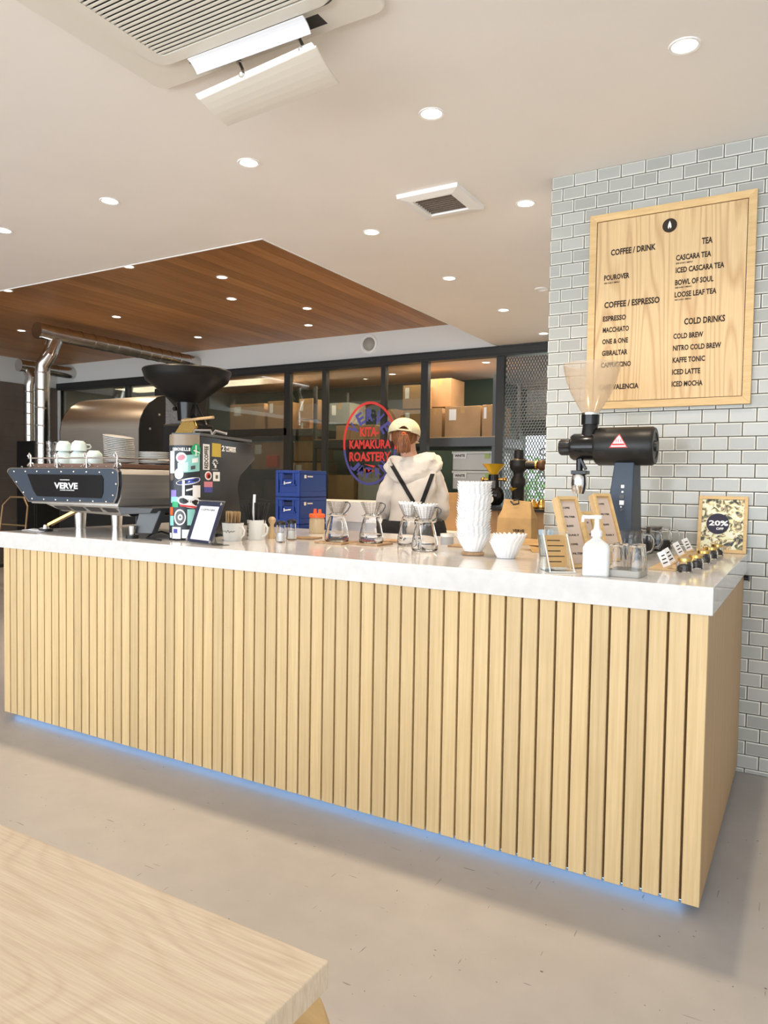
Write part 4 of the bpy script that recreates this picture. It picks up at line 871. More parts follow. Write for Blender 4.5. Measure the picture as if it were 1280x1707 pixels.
fpx(293.5, 795, 331, 806, m_inkb, .0012, .010, True); fpx(298, 797, 330, 804, mat('swoosh_blue', (.05, .10, .50), .5), .0017, .009, True); fpx(303, 799, 307, 824, m_inkb, .002); fpx(309, 814, 319, 817, m_inkb, .0016, .008)
fpx(319, 807, 331, 827, m_pwhite, .0022); fpx(286, 815, 294, 826, mat('violet_sticker', (.30, .22, .60), .5))
fpx(286, 826, 297, 836, m_teal, .0012); fpx(288, 834, 297, 843, m_lgreen, .0015); fpx(283.5, 843, 289, 856, m_orange); fpx(283.5, 857, 290, 873, m_teal)
fpx(295.6, 824, 331, 844, m_inkb, .0026, -.008, True); fpx(300, 838, 328, 841, m_red, .003, -.012)
fpx(291, 846, 309, 872, m_inkb, .001, 0, True, 'target_sticker'); fpx(293, 848.5, 307, 869.5, m_dgrey, .0014, 0, True, 'target_sticker'); fpx(296.5, 854, 304, 864, m_inkb, .0018, 0, True, 'target_sticker'); fpx(298.5, 857, 302, 861, m_dgrey, .0022, 0, True, 'target_sticker')
fpx(311, 846, 323, 872, m_teal); fpx(288, 875, 301, 894, m_inkb); fpx(290, 878, 296, 885, m_blue, .0015); fpx(303, 879, 316, 893, m_pwhite); fpx(284, 885, 287, 893, m_inkb)
for i, ch in enumerate('SIMONELLI'):
    t = math.radians(252+i*7.6); xd = V((-math.sin(t), math.cos(t), 0)); text(ch, V(((R_+.0018)*math.cos(t), (R_+.0018)*math.sin(t), .414))-xd*.004, xd, Z3, .008, .015, m_inkb, eg, 'sticker_print', local=True)
for i, ch in enumerate('SAZONIA'):
    t = math.radians(293+i*8); xd = V((-math.sin(t), math.cos(t), 0)); text(ch, V(((R_+.0034)*math.cos(t), (R_+.0034)*math.sin(t), .181-.0016*i))-xd*.003, xd, Z3, .006, .012, m_ink, eg, 'sticker_print', local=True)
cb_ = tag(MB().tube([(-2.66, 2.56, ZT+.005), (-2.70, 2.50, ZT+.03), (-2.72, 2.46, ZT+.02), (-2.70, 2.41, ZT+.005), (-2.64, 2.385, ZT+.005), (-2.59, 2.37, ZT+.005), (-2.55, 2.36, ZT+.005)], .004, 8).build('power_cable', m_black), 'thin black cable looping on the counter between espresso machine and grinder', 'cable')

# ------------------------------------------------------------------ espresso machine
PY = 2.38
em_ = thing('espresso_machine', 'stainless espresso machine with riveted black back panel', 'espresso machine', (-3.25, 2.65, ZT))
P = lambda cx, cy, y=PY: at(cx/4.267, 580+cy/4.267, y)
outl = [(48, 880), (54, 862), (70, 852), (800, 852), (828, 860), (842, 882), (845, 970), (832, 1060), (810, 1108), (200, 1094)]
MB().prism([P(*p) for p in outl], (0, .02, 0)).build('back_panel', m_grey, em_, bevel=.003)
def inset(pts, k):
    cx = sum(p[0] for p in pts)/len(pts); cy = sum(p[1] for p in pts)/len(pts); return [(cx+(x-cx)*k, cy+(y-cy)*k) for x, y in pts]
o_ = [P(*p, PY-.004) for p in outl]; i_ = [P(x+(7 if x < 440 else -7), y+(7 if y < 980 else -7), PY-.004) for x, y in outl]; n_ = len(o_)
MB().add(o_+i_+[p+V((0, .004, 0)) for p in o_]+[p+V((0, .004, 0)) for p in i_], [(i, (i+1) % n_, n_+(i+1) % n_, n_+i) for i in range(n_)]+[(2*n_+i, i, (i+1) % n_, 2*n_+(i+1) % n_)[::-1] for i in range(n_)]+[(n_+i, n_+(i+1) % n_, 3*n_+(i+1) % n_, 3*n_+i) for i in range(n_)]).build('panel_rim', m_chrome, em_)
inn = [(193, 897), (718, 903), (733, 930), (732, 1030), (718, 1070), (262, 1054), (235, 1010)]
MB().prism([P(*p, PY-.003) for p in inn], (0, .004, 0)).build('name_plate', m_gloss, em_)
for cx, cy in [(103, 878), (184, 878), (266, 878), (350, 880), (438, 880), (527, 880), (618, 882), (711, 884), (806, 887), (120, 952), (170, 1027), (232, 1072), (315, 1076), (399, 1080), (484, 1083), (573, 1086), (664, 1090), (758, 1094), (828, 968), (806, 1048)]:
    p = P(cx, cy); MB().sphere((p.x, PY-.001, p.z), .0062, 10).build('rivet', m_chrome, em_)
for i in range(12):
    p = P(140+60*i, 848); MB().sphere((p.x, PY+.012, p.z+.002), .005, 8).build('rivet', m_chrome, em_)
a = P(385, 1000, PY-.004); b = P(552, 960, PY-.004); text('VERVE', a, X3, Z3, b.x-a.x, b.z-a.z, m_inkb, em_)
a = P(425, 1014, PY-.004); b = P(528, 1005, PY-.004); text('COFFEE ROASTERS', a, X3, Z3, b.x-a.x, .005, m_inkb, em_)
a = P(425, 941, PY-.004); b = P(495, 936, PY-.004); text('CALIFORNIA', a, X3, Z3, b.x-a.x, .005, m_inkb, em_)
zt1, zb1 = 1.300, 1.112; xr_ = -2.872; xl_ = -3.72
bp = [(xl_+.01, zt1-.004), (xr_-.012, zt1-.004), (xr_, zt1-.03), (xr_, zb1+.04), (xr_-.02, zb1), (xl_+.16, zb1)]
MB().prism([(x, PY+.02, z) for x, z in bp], (0, .50, 0)).build('body', mat('satin_steel', (.60, .57, .53), .42, .75, noise=(3, .1, (.4, .4, 14))), em_, bevel=.004)
MB().prism([(-3.46, PY+.03, zb1), (-2.90, PY+.03, zb1), (-2.84, PY+.06, 1.065), (-3.36, PY+.06, 1.075)], (0, .36, 0)).build('drip_tray', m_steel, em_, bevel=.004)
for i in range(4):
    x = -3.40+i*.125; MB().prism([(x, PY+.036, 1.101), (x+.10, PY+.036, 1.101), (x+.115, PY+.05, 1.082), (x+.03, PY+.05, 1.082)], (0, .004, 0)).build('tray_slot', m_slot, em_)
MB().box(xl_+.1, xr_-.02, PY+.04, PY+.48, zt1, zt1+.022).build('cup_rail_base', mat('walnut_rail', (.18, .10, .07), .4), em_, bevel=.003)
MB().tube([(xl_+.12, PY+.03, zt1+.05), (xr_-.03, PY+.03, zt1+.05)], .004, 8).tube([(xr_-.03, PY+.03, zt1+.05), (xr_-.03, PY+.46, zt1+.05)], .004, 8).build('cup_rail', m_chrome, em_)
for i, x in enumerate((-3.58, -3.36, -3.13, -2.905)):
    MB().tube([(x, PY+.03, zt1), (x, PY+.03, zt1+.06), (x-.012, PY+.03, zt1+.075), (x-.022, PY+.03, zt1+.062), (x-.014, PY+.03, zt1+.052)], .0045, 8).tube([(x-.03, PY+.03, zt1+.01), (x-.012, PY+.03, zt1+.024), (x+.012, PY+.03, zt1+.024), (x+.03, PY+.03, zt1+.01)], .004, 8).build('rail_scroll', m_chrome, em_)
fl_, fr_ = (-3.455, 2.41), (-2.77, 2.385)
MB().cyl((fl_[0], fl_[1], ZT), (fl_[0], fl_[1], ZT+.014), .036).build('foot', m_black, em_); MB().cyl((fl_[0], fl_[1], ZT+.014), (fl_[0], fl_[1], ZT+.035), .018, .012).build('foot_stem', m_chrome, em_)
MB().cyl((fr_[0], fr_[1], ZT), (fr_[0], fr_[1], ZT+.016), .030).build('foot', m_black, em_); MB().cyl((fr_[0], fr_[1], ZT+.016), (fr_[0], fr_[1], ZT+.06), .014, .018).build('foot_stem', m_chrome, em_)
MB().bar((-3.44, 2.42, ZT+.035), (-3.26, 2.46, 1.085), .03, .016).build('front_leg', m_brass, em_, bevel=.002)
MB().prism([(-2.78, 2.40, ZT+.022), (-2.70, 2.44, ZT+.022), (-2.66, 2.46, 1.10), (-2.76, 2.42, 1.10)], (0, .035, 0)).build('front_leg', m_dgrey, em_, bevel=.003)
MB().prism([(-2.90, PY+.03, 1.112), (-2.66, PY+.03, 1.112), (-2.68, PY+.03, 1.088), (-2.88, PY+.03, 1.075)], (0, .40, 0)).build('side_bracket', m_dgrey, em_, bevel=.003)
for px, py in ((134, 881), (194.5, 881)):
    p = onz(px, py, ZT); MB().cyl((p.x, p.y, ZT), (p.x, p.y, 1.10), .027, .036).build('rear_foot', m_steel, em_)
# crockery on the machine
ZM = zt1+.0225
def cup_mesh(r, h, m):
    return MB().lathe([(.0001, h), (r*.55, h), (r*.62, h-.005), (r*.85, h*.78), (r*.98, h*.35), (r, 0), (r-.003, 0), (r*.94, h*.35), (r*.8, h*.75), (.0001, h-.012)], n=32).tube([(r*.92, 0, h*.62), (r+.016, 0, h*.62), (r+.022, 0, h*.42), (r+.014, 0, h*.24), (r*.97, 0, h*.22)], .0042, 8).mesh('coffee_cup', m)
cm = cup_mesh(.047, .075, m_celadon)
YC_ = 2.62
for px, zadd, lab in ((106, 0, 'leftmost of the upturned cups on the espresso machine'), (131, 0, 'middle one of the upturned cups on the espresso machine'), (157, 0, 'rightmost of the upturned cups, touching the tilted saucers')):
    o = link('coffee_cup', cm); p = at(px, 768, YC_); o.location = (p.x, YC_, ZM); o.rotation_euler = (0, 0, 2.0); tag(o, 'pale upturned coffee cup, '+lab, 'cup', 'cups on the espresso machine')
cm2 = cup_mesh(.042, .055, m_celadon)
for px in (106, 131):
    o = link('coffee_cup', cm2); p = at(px, 768, YC_); o.location = (p.x+.002, YC_, ZM+.0755); o.rotation_euler = (.05, 0, 1.2); tag(o, 'small pale upturned cup stacked on the '+('leftmost' if px == 106 else 'middle')+' cup of the espresso machine', 'cup', 'cups on the espresso machine')
gm = MB().lathe([(.0001, 0), (.024, 0), (.030, .05), (.031, .052), (.031, .056), (.029, .056), (.022, .004), (.0001, .004)], n=28, fn=lambda r, z, a: (r*(1+.02*math.cos(12*a)), z)).mesh('stacked_glass', m_ware)
for i in range(3):
    o = link('stacked_glass', gm); p = at(86, 768, 2.66); o.location = (p.x, 2.66, ZM+i*.038+(0.0005)); tag(o, 'clear ribbed glass stacked at the left end of the espresso machine, '+('bottom', 'middle', 'top')[i]+' of three', 'glass', 'stacked glasses on the espresso machine')
sm3 = MB().lathe([(.0001, 0), (.03, 0), (.034, .003), (.078, .012), (.079, .0135), (.077, .0145), (.034, .006), (.0001, .004)], n=40).mesh('saucer', m_porc)
p = at(200, 768, YC_)
for i in range(15):
    o = link('saucer', sm3); t = min(1, i/7)*.16; o.location = (p.x-.001*i, YC_-.0, ZM+.002+i*.0088+max(0, i-4)*.0004+.005*min(1, i/7)); o.rotation_euler = (0, t if i else 0, 0)
    tag(o, 'white saucer in the tall leaning stack beside the upturned cups, '+('lowest one' if i == 0 else 'topmost one' if i == 14 else 'between lowest and topmost'), 'saucer', 'tall leaning stack of saucers')
p = at(257, 768, 2.72)
for i in range(7):
    o = link('saucer', sm3); o.location = (p.x, 2.72, ZM+.0005+i*.0088); tag(o, 'white saucer in the low stack next to the stickered grinder, '+('lowest one' if i == 0 else 'topmost one' if i == 6 else 'between lowest and topmost'), 'saucer', 'low stack of saucers')
# cloth and tamper at the left end
mb = MB(); N = 14; vs = []
for i in range(N+1):
    for j in range(9):
        u, v = i/N, j/8; vs.append((-3.60+.17*u, 2.37+.10*v+.01*math.sin(6*u), ZT+.001+.016*abs(math.sin(5*u+3*v))*math.sin(PI*u)*math.sin(PI*v)+.002))
mb.add(vs, [(i*9+j, i*9+j+1, (i+1)*9+j+1, (i+1)*9+j) for i in range(N) for j in range(8)], 0, True)
o = mb.build('cleaning_cloth', m_pwhite); sd = o.modifiers.new('solid', 'SOLIDIFY'); sd.thickness = .0015; tag(o, 'crumpled white cloth at the far left end of the countertop', 'cloth')

# ------------------------------------------------------------------ items at the back of the counter
bag = thing('coffee_bag', 'upright kraft coffee bag with crumpled top behind the paper filters', 'bag', at(862, 897, 3.44)*1); bag.location.z = ZT
wB, dB, hB = .088, .05, .19
S4 = lambda w, d, z, tw=0, sk=0: [V((-w+tw, -d, z+sk)), (V((w+tw, -d, z-sk))), V((w+tw*.5, d, z-sk)), V((-w+tw*.5, d, z+sk))]
secs = [S4(wB, dB, 0), S4(wB*1.02, dB*1.05, .05), S4(wB*.98, dB, .12), S4(wB*.86, dB*.6, .155, .004, .006), S4(wB*.80, dB*.22, .19, -.003, -.004), S4(wB*.84, dB*.12, .205, .004, .006)]
mb = MB()
for a_, b_ in zip(secs[:-1], secs[1:]): mb.add(a_+b_, [(i, (i+1) % 4, 4+(i+1) % 4, 4+i) for i in range(4)])
mb.add(secs[0], [(0, 1, 2, 3)]); mb.add(secs[-1], [(0, 1, 2, 3)]); mb.build('bag_body', m_kraft, bag, local=True, bevel=.004)
MB().tube([(-.03, -.02, .20), (-.01, -.035, .185), (.015, -.03, .19), (.01, -.02, .21), (-.015, -.025, .205)], .004, 8).build('tie', m_black, bag, local=True)
text('VERVE', (-.005, -.0545, .052), X3, Z3, .06, .014, m_ink, bag, local=True)
# clear tray of wrapped straws left of the acrylic stand
cc_ = thing('straw_holder', 'clear tumbler of blue striped paper sachets left of the acrylic stand', 'holder', (-.905, 2.83, ZT))
MB().lathe([(.0001, 0), (.024, 0), (.032, .085), (.030, .085), (.022, .004), (.0001, .004)], n=28).build('tumbler', m_glass, cc_, local=True)
for i in range(7):
    a = i*.9; TT = MX.Translation(V((.010*math.cos(a), .010*math.sin(a), .006))) @ MX.Rotation(.12*math.cos(a), 4, 'Y') @ MX.Rotation(a, 4, 'Z')
    MB().box(-.009, .009, -.001, .001, 0, .10, T=TT).build('sachet', m_pwhite if i % 2 else mat('pale_blue', (.45, .60, .72), .6), cc_, local=True)
kp = []
for i, (x, y, rz) in enumerate(((-.96, 3.02, .5), (-1.02, 3.08, .2), (-.93, 3.10, .9))):
    o = MB().prism([(-.07, -.05, 0), (.07, -.05, .0), (.075, .05, .012+.004*i), (-.065, .05, .02)], (0, 0, .002)).build('kraft_sleeve', m_kraft)
    o.location = (x, y, ZT+.0005+.022*i); o.rotation_euler = (0, 0, rz); tag(o, 'flat kraft paper sleeve in the pile behind the filters, '+('lowest', 'middle', 'topmost')[i], 'paper sleeve', 'kraft sleeves behind the filters')

# ------------------------------------------------------------------ back bench, crates, boxes
bb = thing('back_bench', 'low dark bench along the aisle behind the barista', 'bench', (-2.6, 5.9, 0))
MB().box(-3.35, -1.4, 5.62, 6.25, .80, .84).build('bench_top', m_acw, bb, bevel=.003); MB().box(-3.3, -1.45, 5.68, 6.2, 0, .80).build('bench_body', m_black, bb)
wb = thing('white_bench', 'white topped work bench below the oval emblem', 'bench', (-4.0, 6.3, 0))
MB().box(-4.6, -3.40, 6.0, 6.6, .86, 1.06).build('bench_top', m_acw, wb, bevel=.004); MB().box(-4.55, -3.45, 6.05, 6.55, 0, .86).build('bench_body', m_acw, wb)
def carton(px0, py0, px1, py1, Y, dep, label, parent_name='cardboard_box', m=None, floor=None, group='cardboard boxes in the storage room', lab=True, tape=True, top=None):
    a = at(px0, py1, Y); b = at(px1, py0, Y); z0 = floor if floor is not None else a.z
    b.z = top or b.z; t = thing(parent_name, label, 'box', ((a.x+b.x)/2, Y+dep/2, z0), group)
    MB().box(a.x, b.x, Y, Y+dep, z0, b.z).build('carton', m or m_card, t, bevel=.003)
    if tape: MB().box((a.x+b.x)/2-.025, (a.x+b.x)/2+.025, Y-.001, Y+dep+.001, b.z-.08, b.z+.001).build('tape', m_kraft, t)
    if lab: w = (b.x-a.x); MB().box(a.x+w*.12, a.x+w*.32, Y-.002, Y, b.z-.16*1, b.z-.03).build('address_label', m_pwhite, t)
    return t
SH = 1.80
# shelving
shf = thing('storage_rack', 'grey steel storage rack behind the glass partition', 'rack', (-6.7, 8.2, 0))
for x0, x1, z in ((-10.2, -5.70, 1.85), (-5.66, -3.12, 1.685)): MB().box(x0, x1, 7.86, 8.75, z, z+(.10 if x0 < -6 else .115)).build('shelf_board', m_dgrey, shf, bevel=.004)
for z0, z1 in ((.90, .98), (.25, .31)): MB().box(-10.2, -3.12, 7.86, 8.75, z0, z1).build('shelf_board', m_dgrey, shf, bevel=.004)
MB().box(-5.66, -3.12, 7.85, 7.86, 1.79, 1.80).build('shelf_edge', m_oak2, shf)
for x in (-3.16, -5.68, -7.8, -10.1):
    for y in (7.9, 8.7): MB().box(x-.02, x+.02, y-.02, y+.02, 0, 2.5).build('upright', m_dgrey, shf)
carton(741, 676, 801, 728, 7.95, .5, 'wide cardboard box with a shipping label in the open bay right of the barista', floor=SH)
carton(803, 674, 826, 728, 7.95, .5, 'narrow cardboard box at the right end of the upper shelf', floor=SH)
carton(714, 680, 737, 729, 8.0, .5, 'plain cardboard box left of the wide labelled box', floor=SH, lab=False)
b_ = carton(716, 630, 752, 679, 8.2, .4, 'cardboard box with open flap on top of the plain box', floor=None, lab=False)
carton(671, 683, 706, 732, 7.95, .5, 'cardboard box seen through glass just right of the barista cap', floor=SH)
carton(671, 641, 705, 682, 7.95, .5, 'cardboard box stacked above the one right of the barista cap')
carton(643, 682, 660, 732, 8.0, .4, 'small tan box behind the emblem lettering', floor=SH, lab=False)
carton(560, 708, 625, 733, 7.95, .5, 'long low cardboard box behind the oval emblem', floor=SH, lab=False)
carton(549, 671, 583, 707, 8.1, .4, 'grey looking box behind glass left of the oval emblem', lab=True, m=mat('grey_box', (.30, .32, .30), .8))
carton(498, 664, 521, 699, 8.0, .3, 'small labelled cardboard box high in the narrow glass bay')
carton(500, 700, 516, 733, 7.95, .3, 'upright orange brown box standing on the shelf in the narrow glass bay', floor=SH, m=mat('orange_card', (.50, .23, .08), .7))
carton(383, 672, 440, 706, 7.95, .5, 'wide cardboard box with two labels left of the narrow glass bay', floor=1.951)
carton(446, 668, 474, 712, 7.95, .5, 'tall cardboard box next to the wide two label box', floor=1.951)
carton(545, 792, 590, 842, 7.92, .5, 'brown cardboard box on the low shelf left of the emblem', floor=.98, lab=False)
carton(596, 780, 634, 842, 8.0, .5, 'pale storage bin low behind the emblem', 'storage_bin', mat('pale_bin', (.55, .52, .42), .6), .98, 'bins in the storage room', False, False)
carton(488, 771, 534, 800, 7.92, .4, 'open cardboard box with dark print above the blue crates', floor=None)
carton(490, 735, 528, 769, 7.95, .4, 'cardboard box below the shelf in the narrow glass bay', floor=None, lab=False)
carton(418, 737, 474, 782, 7.95, .5, 'large pale cardboard box below the shelf right of the stickered grinder')
carton(440, 800, 474, 850, 7.95, .5, 'dark tray box low behind glass left of the blue crates', m=m_dgrey, lab=False, tape=False)
ob = carton(444, 759, 462, 779, 7.9, .1, 'small orange printed box below the shelf', m=m_orange, lab=False, tape=False)
def bin_(py0, py1, lab, z0):
    a = at(754, py1, 7.95); b = at(823, py0, 7.95); t = thing('storage_bin', lab, 'bin', ((a.x+b.x)/2, 8.2, a.z), 'white storage bins')
    MB().box(a.x, b.x, 7.95, 8.5, a.z, b.z-.03).build('bin', mat('bin_plastic', (.62, .63, .60), .35), t, bevel=.01)
    MB().box(a.x-.01, b.x+.01, 7.94, 8.51, b.z-.03, b.z).build('lid', mat('bin_lid', (.72, .73, .70), .35), t, bevel=.006)
    p = at(762, py0+8, 7.94); MB().box(p.x-.05, p.x+.12, 7.938, 7.945, p.z-.03, p.z+.035).build('label_patch', m_pwhite, t); text('WHITE', (p.x-.03, 7.936, p.z-.014), X3, Z3, .13, .032, m_ink, t)
    p = at(812, py0+8, 7.94); MB().box(p.x-.03, p.x+.03, 7.94, 7.947, p.z-.03, p.z+.03).build('green_note', mat('note_green', (.45, .6, .2), .7), t)
bin_(752, 784, 'pale lidded storage bin, upper one below the wide cardboard box', 0); bin_(785, 815, 'pale lidded storage bin, lower one above the paper filters', 0)
# boxes on the back bench
tb2 = at(822, 846, 5.85)
carton(776, 846, 830, 900, 5.75, .3, 'cardboard box on the back bench behind the tall filter stack', floor=.84, group='boxes on the back bench', top=tb2.z-.0205)
carton(884, 848, 935, 900, 5.75, .3, 'cardboard box on the back bench right of the kraft bag', floor=.84, group='boxes on the back bench', lab=False, top=tb2.z-.0205)
carton(738, 822, 772, 880, 5.8, .25, 'tan cardboard box on the back bench right of the barista', floor=.84, group='boxes on the back bench', lab=False)
tb2 = at(822, 846, 5.85)
tag(MB().box(tb2.x-.22, tb2.x+.75, 5.66, 6.1, tb2.z-.02, tb2.z+.0).build('shelf_board', m_black), 'thin black shelf lying across the boxes on the back bench under the small grinders', 'shelf')
g_ = thing('brass_funnel_grinder', 'small black grinder with a yellow funnel on the back shelf', 'coffee grinder', (tb2.x, 5.85, tb2.z))
MB().sphere((0, 0, .10), .10, 18, sc=(1, .7, .95)).cyl((0, 0, .15), (0, 0, .28), .055, .045).build('body', m_gloss, g_, local=True)
MB().lathe([(.03, .27), (.04, .30), (.095, .365), (.10, .37), (.09, .37), (.03, .30)], n=28).build('funnel', m_yellow, g_, local=True)
MB().cyl((0, -.075, .07), (0, -.085, .07), .032).build('dial', m_porc, g_, local=True); MB().cyl((-.09, 0, .24), (.09, 0, .24), .012).sphere((-.1, 0, .24), .02, 10).sphere((.1, 0, .24), .02, 10).build('cross_bar', m_brass, g_, local=True)
MB().box(-.04, .04, -.065, -.05, .16, .23).build('plate', m_dgrey, g_, local=True, bevel=.01)
MB().box(-.05, .05, -.06, .06, 0, .02).build('foot', m_black, g_, local=True)
MB().lathe([(.02, .0), (.03, .0), (.022, .06), (.06, .11), (.05, .11), (.014, .06)], (.20, 0, .06), n=24).cyl((.20, 0, 0), (.2, 0, .06), .02).build('side_funnel', m_yellow, g_, local=True)
tp = at(863, 848, 5.85)
tw = thing('tap_tower', 'tall black pillar grinder with side arm before the bright mesh window', 'coffee grinder', (tp.x, 5.85, tb2.z))
MB().lathe([(.0001, 0), (.075, 0), (.075, .02), (.06, .03), (.062, .18), (.075, .20), (.072, .24), (.05, .27), (.052, .30), (.085, .33), (.09, .36), (.085, .40), (.05, .42), (.045, .48), (.05, .485), (.0001, .49)], n=28, fn=lambda r, z, a: (r*.85, z)).build('pillar', m_black, tw, local=True)
MB().cyl((.03, 0, .365), (.15, 0, .36), .04, .035).build('side_arm', m_black, tw, local=True); MB().cyl((.15, 0, .36), (.165, 0, .36), .042).build('arm_ring', m_brass, tw, local=True)
MB().sphere((.20, 0, .36), .045, 14).build('arm_knob', mat('walnut_knob', (.10, .05, .025), .4), tw, local=True)
for i, (px, py, lab) in enumerate(((888, 838, 'left of two round brass weights on the back shelf'), (903, 838, 'right of two round brass weights on the back shelf'))):
    p = at(px, py, 5.9); tag(MB().lathe([(.0001, 0), (.04, 0), (.044, .02), (.036, .05), (.02, .075), (.0001, .08)], (p.x, 5.9, tb2.z), 20).build('brass_weight', m_brass), lab, 'weight')

def crate(cx, cy, z, lab):
    t = thing('milk_crate', lab, 'crate', (cx, cy, z), 'blue plastic crates'); w, d, h = .135, .20, .245
    MB().box(-w, w, -d, d, .0, .012).build('floor_panel', m_crate, t, local=True)
    for s_ in (-1, 1):
        # long and short sides: rims, ribs and recessed web with hand hole
        mb = MB(); y = s_*d
        mb.box(-w, w, y-.012, y+.012, h-.03, h-.004).box(-w, w, y-.012, y+.012, 0.002, .035).box(-w, -w+.03, y-.012, y+.012, .03, h-.03).box(w-.03, w, y-.012, y+.012, .03, h-.03).box(-.09, .09, y-.010, y+.010, .10, .115)
        mb.box(-.075, -.06, y-.010, y+.010, .11, h-.03).box(.06, .075, y-.010, y+.010, .11, h-.03).build('end_wall', m_crate, t, local=True, bevel=.003)
        MB().box(-w+.02, w-.02, y-s_*.008-.004, y-s_*.008+.004, .03, h-.085).box(-w+.02, -.05, y-.004, y+.004, h-.09, h-.03).box(.05, w-.02, y-.004, y+.004, h-.09, h-.03).build('web', m_crate, t, local=True)
        mb = MB(); x = s_*w
        mb.box(x-.008, x+.008, -d, d, h-.035, h-.004).box(x-.008, x+.008, -d, d, .002, .05).box(x-.006, x+.004, -d, d, .05, h-.035).build('side_wall', m_crate, t, local=True, bevel=.003)
    MB().box(-.05, .05, -d-.004, -d+.004, h-.082, h-.045).build('hand_hole', m_crated, t, local=True)
    MB().prism([(-.035, -d-.014, .125), (.045, -d-.014, .137), (.04, -d-.014, .125), (-.02, -d-.014, .118)], (0, .002, 0)).box(-.04, -.028, -d-.014, -d-.012, .11, .14).build('white_mark', m_inkb, t, local=True)
    MB().box(w+.008, w+.010, -.15, -.12, .17, .20).box(w+.008, w+.010, -.10, -.02, .18, .192).build('side_print', m_inkb, t, local=True); return t
ct = at(461, 783, 5.3); cx_ = ct.x+.135
zs = ct.z-.245
for i in range(5):
    z = zs-i*.2455
    if z < -.1: break
    c = crate(cx_, 5.5, z, 'blue plastic bottle crate, '+('topmost', 'second from the top', 'third from the top', 'fourth from the top', 'bottom')[i]+' of the stack'); last = z
MB2 = tag(MB().box(cx_-.16, cx_+.16, 5.28, 5.72, 0, last).build('crate_dolly', m_black), 'low black dolly under the stack of blue crates', 'dolly')
# chair with brass legs at far left
ch = thing('cafe_chair', 'dark chair with thin brass legs at the far left edge', 'chair', (-6.42, 3.9, 0))
for x, y in ((-.2, -.2), (.2, -.2), (-.2, .2), (.2, .2)): MB().tube([(x*1.15, y*1.15, 0), (x*.8, y*.8, .45)], .008, 10).build('leg', m_dbrass, ch, local=True)
MB().box(-.22, .22, -.22, .22, .44, .48).build('seat', m_black, ch, local=True, bevel=.01)
MB().tube([(-.2, .2, .46), (-.19, .26, .98), (-.1, .28, 1.06), (.1, .28, 1.06), (.19, .26, .98), (.2, .2, .46)], .008, 8).tube([(-.19, .25, .80), (.19, .25, .80)], .007, 8).build('backrest', m_dbrass, ch, local=True)
o = MB().box(-.2, .2, -.15, .15, 0, .06).build('wooden_board', m_oak2); 
p = at(0, 868, 3.6); bpy.data.objects.remove(o)

# ------------------------------------------------------------------ greenery outside the rear window
def shrub(loc, r, h, n, lab):
    t = thing('shrub', lab, 'shrub', loc); MB().tube([(0, 0, -.06), (.03, 0, h*.5), (0, .05, h*.8)], [.05, .035, .02], 8).build('trunk', m_boardk, t, local=True)
    mb = MB()
    for i in range(n):
        a, b, q_ = random.random()*2*PI, math.acos(2*random.random()-1), random.random()**.4; c = V((r*q_*math.sin(b)*math.cos(a), r*q_*math.sin(b)*math.sin(a), h*.55+h*.45*q_*math.cos(b)))
        u = V((random.gauss(0, 1), random.gauss(0, 1), random.gauss(0, 1))).normalized(); w_ = u.orthogonal().normalized(); s_ = .05+.05*random.random()
        mb.add([c-u*s_, c+w_*s_*.4, c+u*s_, c-w_*s_*.4], [(0, 1, 2, 3)])
    mb.build('foliage', m_leaf, t, local=True, kind='stuff')
shrub((-5.0, 14.2, 0), .9, 1.9, 500, 'leafy green shrub outside, seen through the left of the mesh window')
shrub((-4.0, 17.2, 0), .8, 1.7, 400, 'leafy green shrub outside, seen through the right of the mesh window')

# ------------------------------------------------------------------ barista, seen from behind
BY = 4.5; bc = at(690, 800, BY); BX = bc.x
def skin(name, pts, edges, m, parent, sub=2, local=True):
    me = bpy.data.meshes.new(name); me.from_pydata([p[0] for p in pts], edges, []); o = bpy.data.objects.new(name, me); COL.objects.link(o); o.parent = parent
    sk = o.modifiers.new('skin', 'SKIN'); sk.use_smooth_shade = True
    for i, p in enumerate(pts): sv_ = me.skin_vertices[0].data[i]; sv_.radius = (p[1], p[2] if len(p) > 2 else p[1]); sv_.use_root = (i == 0)
    ss = o.modifiers.new('sub', 'SUBSURF'); ss.levels = sub; ss.render_levels = sub; me.materials.append(m)
    return o
pr_ = thing('person', 'barista seen from behind in a cream hoodie, cap and black apron straps', 'person', (BX, BY, 0), None, math.radians(27))
HX = at(676, 725, BY).x-BX; hz = at(676, 728, BY).z
sz = at(640, 775, BY).z-.02
arm = lambda s: [((s*.08, 0, sz-.03), .04), ((s*.15, .0, sz-.06), .04), ((s*.185, .02, sz-.26), .036), ((s*.165, .24, sz-.34), .033), ((s*.13, .34, sz-.32), .026), ((s*.12, .39, sz-.31), .03, .016), ((s*.11, .43, sz-.31), .026, .013)]
body = [((0, 0, .93), .14, .11), ((0, 0, 1.12), .12, .09), ((0, 0, sz-.12), .14, .10), ((0, .0, sz), .08, .07), ((HX*.4, .01, sz+.06), .05), ((HX*.8, .015, hz-.05), .06, .065), ((HX, .02, hz+.02), .085, .092), ((HX, .02, hz+.075), .05, .06)]
E_ = [(i, i+1) for i in range(7)]; 
for s_ in (-1, 1):
    b0 = len(body); body += arm(s_); E_ += [(3, b0)]+[(b0+i, b0+i+1) for i in range(6)]
for s_ in (-1, 1):
    b0 = len(body); body += [((s_*.09, 0, .86), .085), ((s_*.10, .01, .48), .058), ((s_*.10, -.01, .09), .036), ((s_*.10, -.03, .04), .035), ((s_*.11, .12, .03), .035, .022)]; E_ += [(0, b0)]+[(b0+i, b0+i+1) for i in range(4)]
skin('body', body, E_, m_skin, pr_)
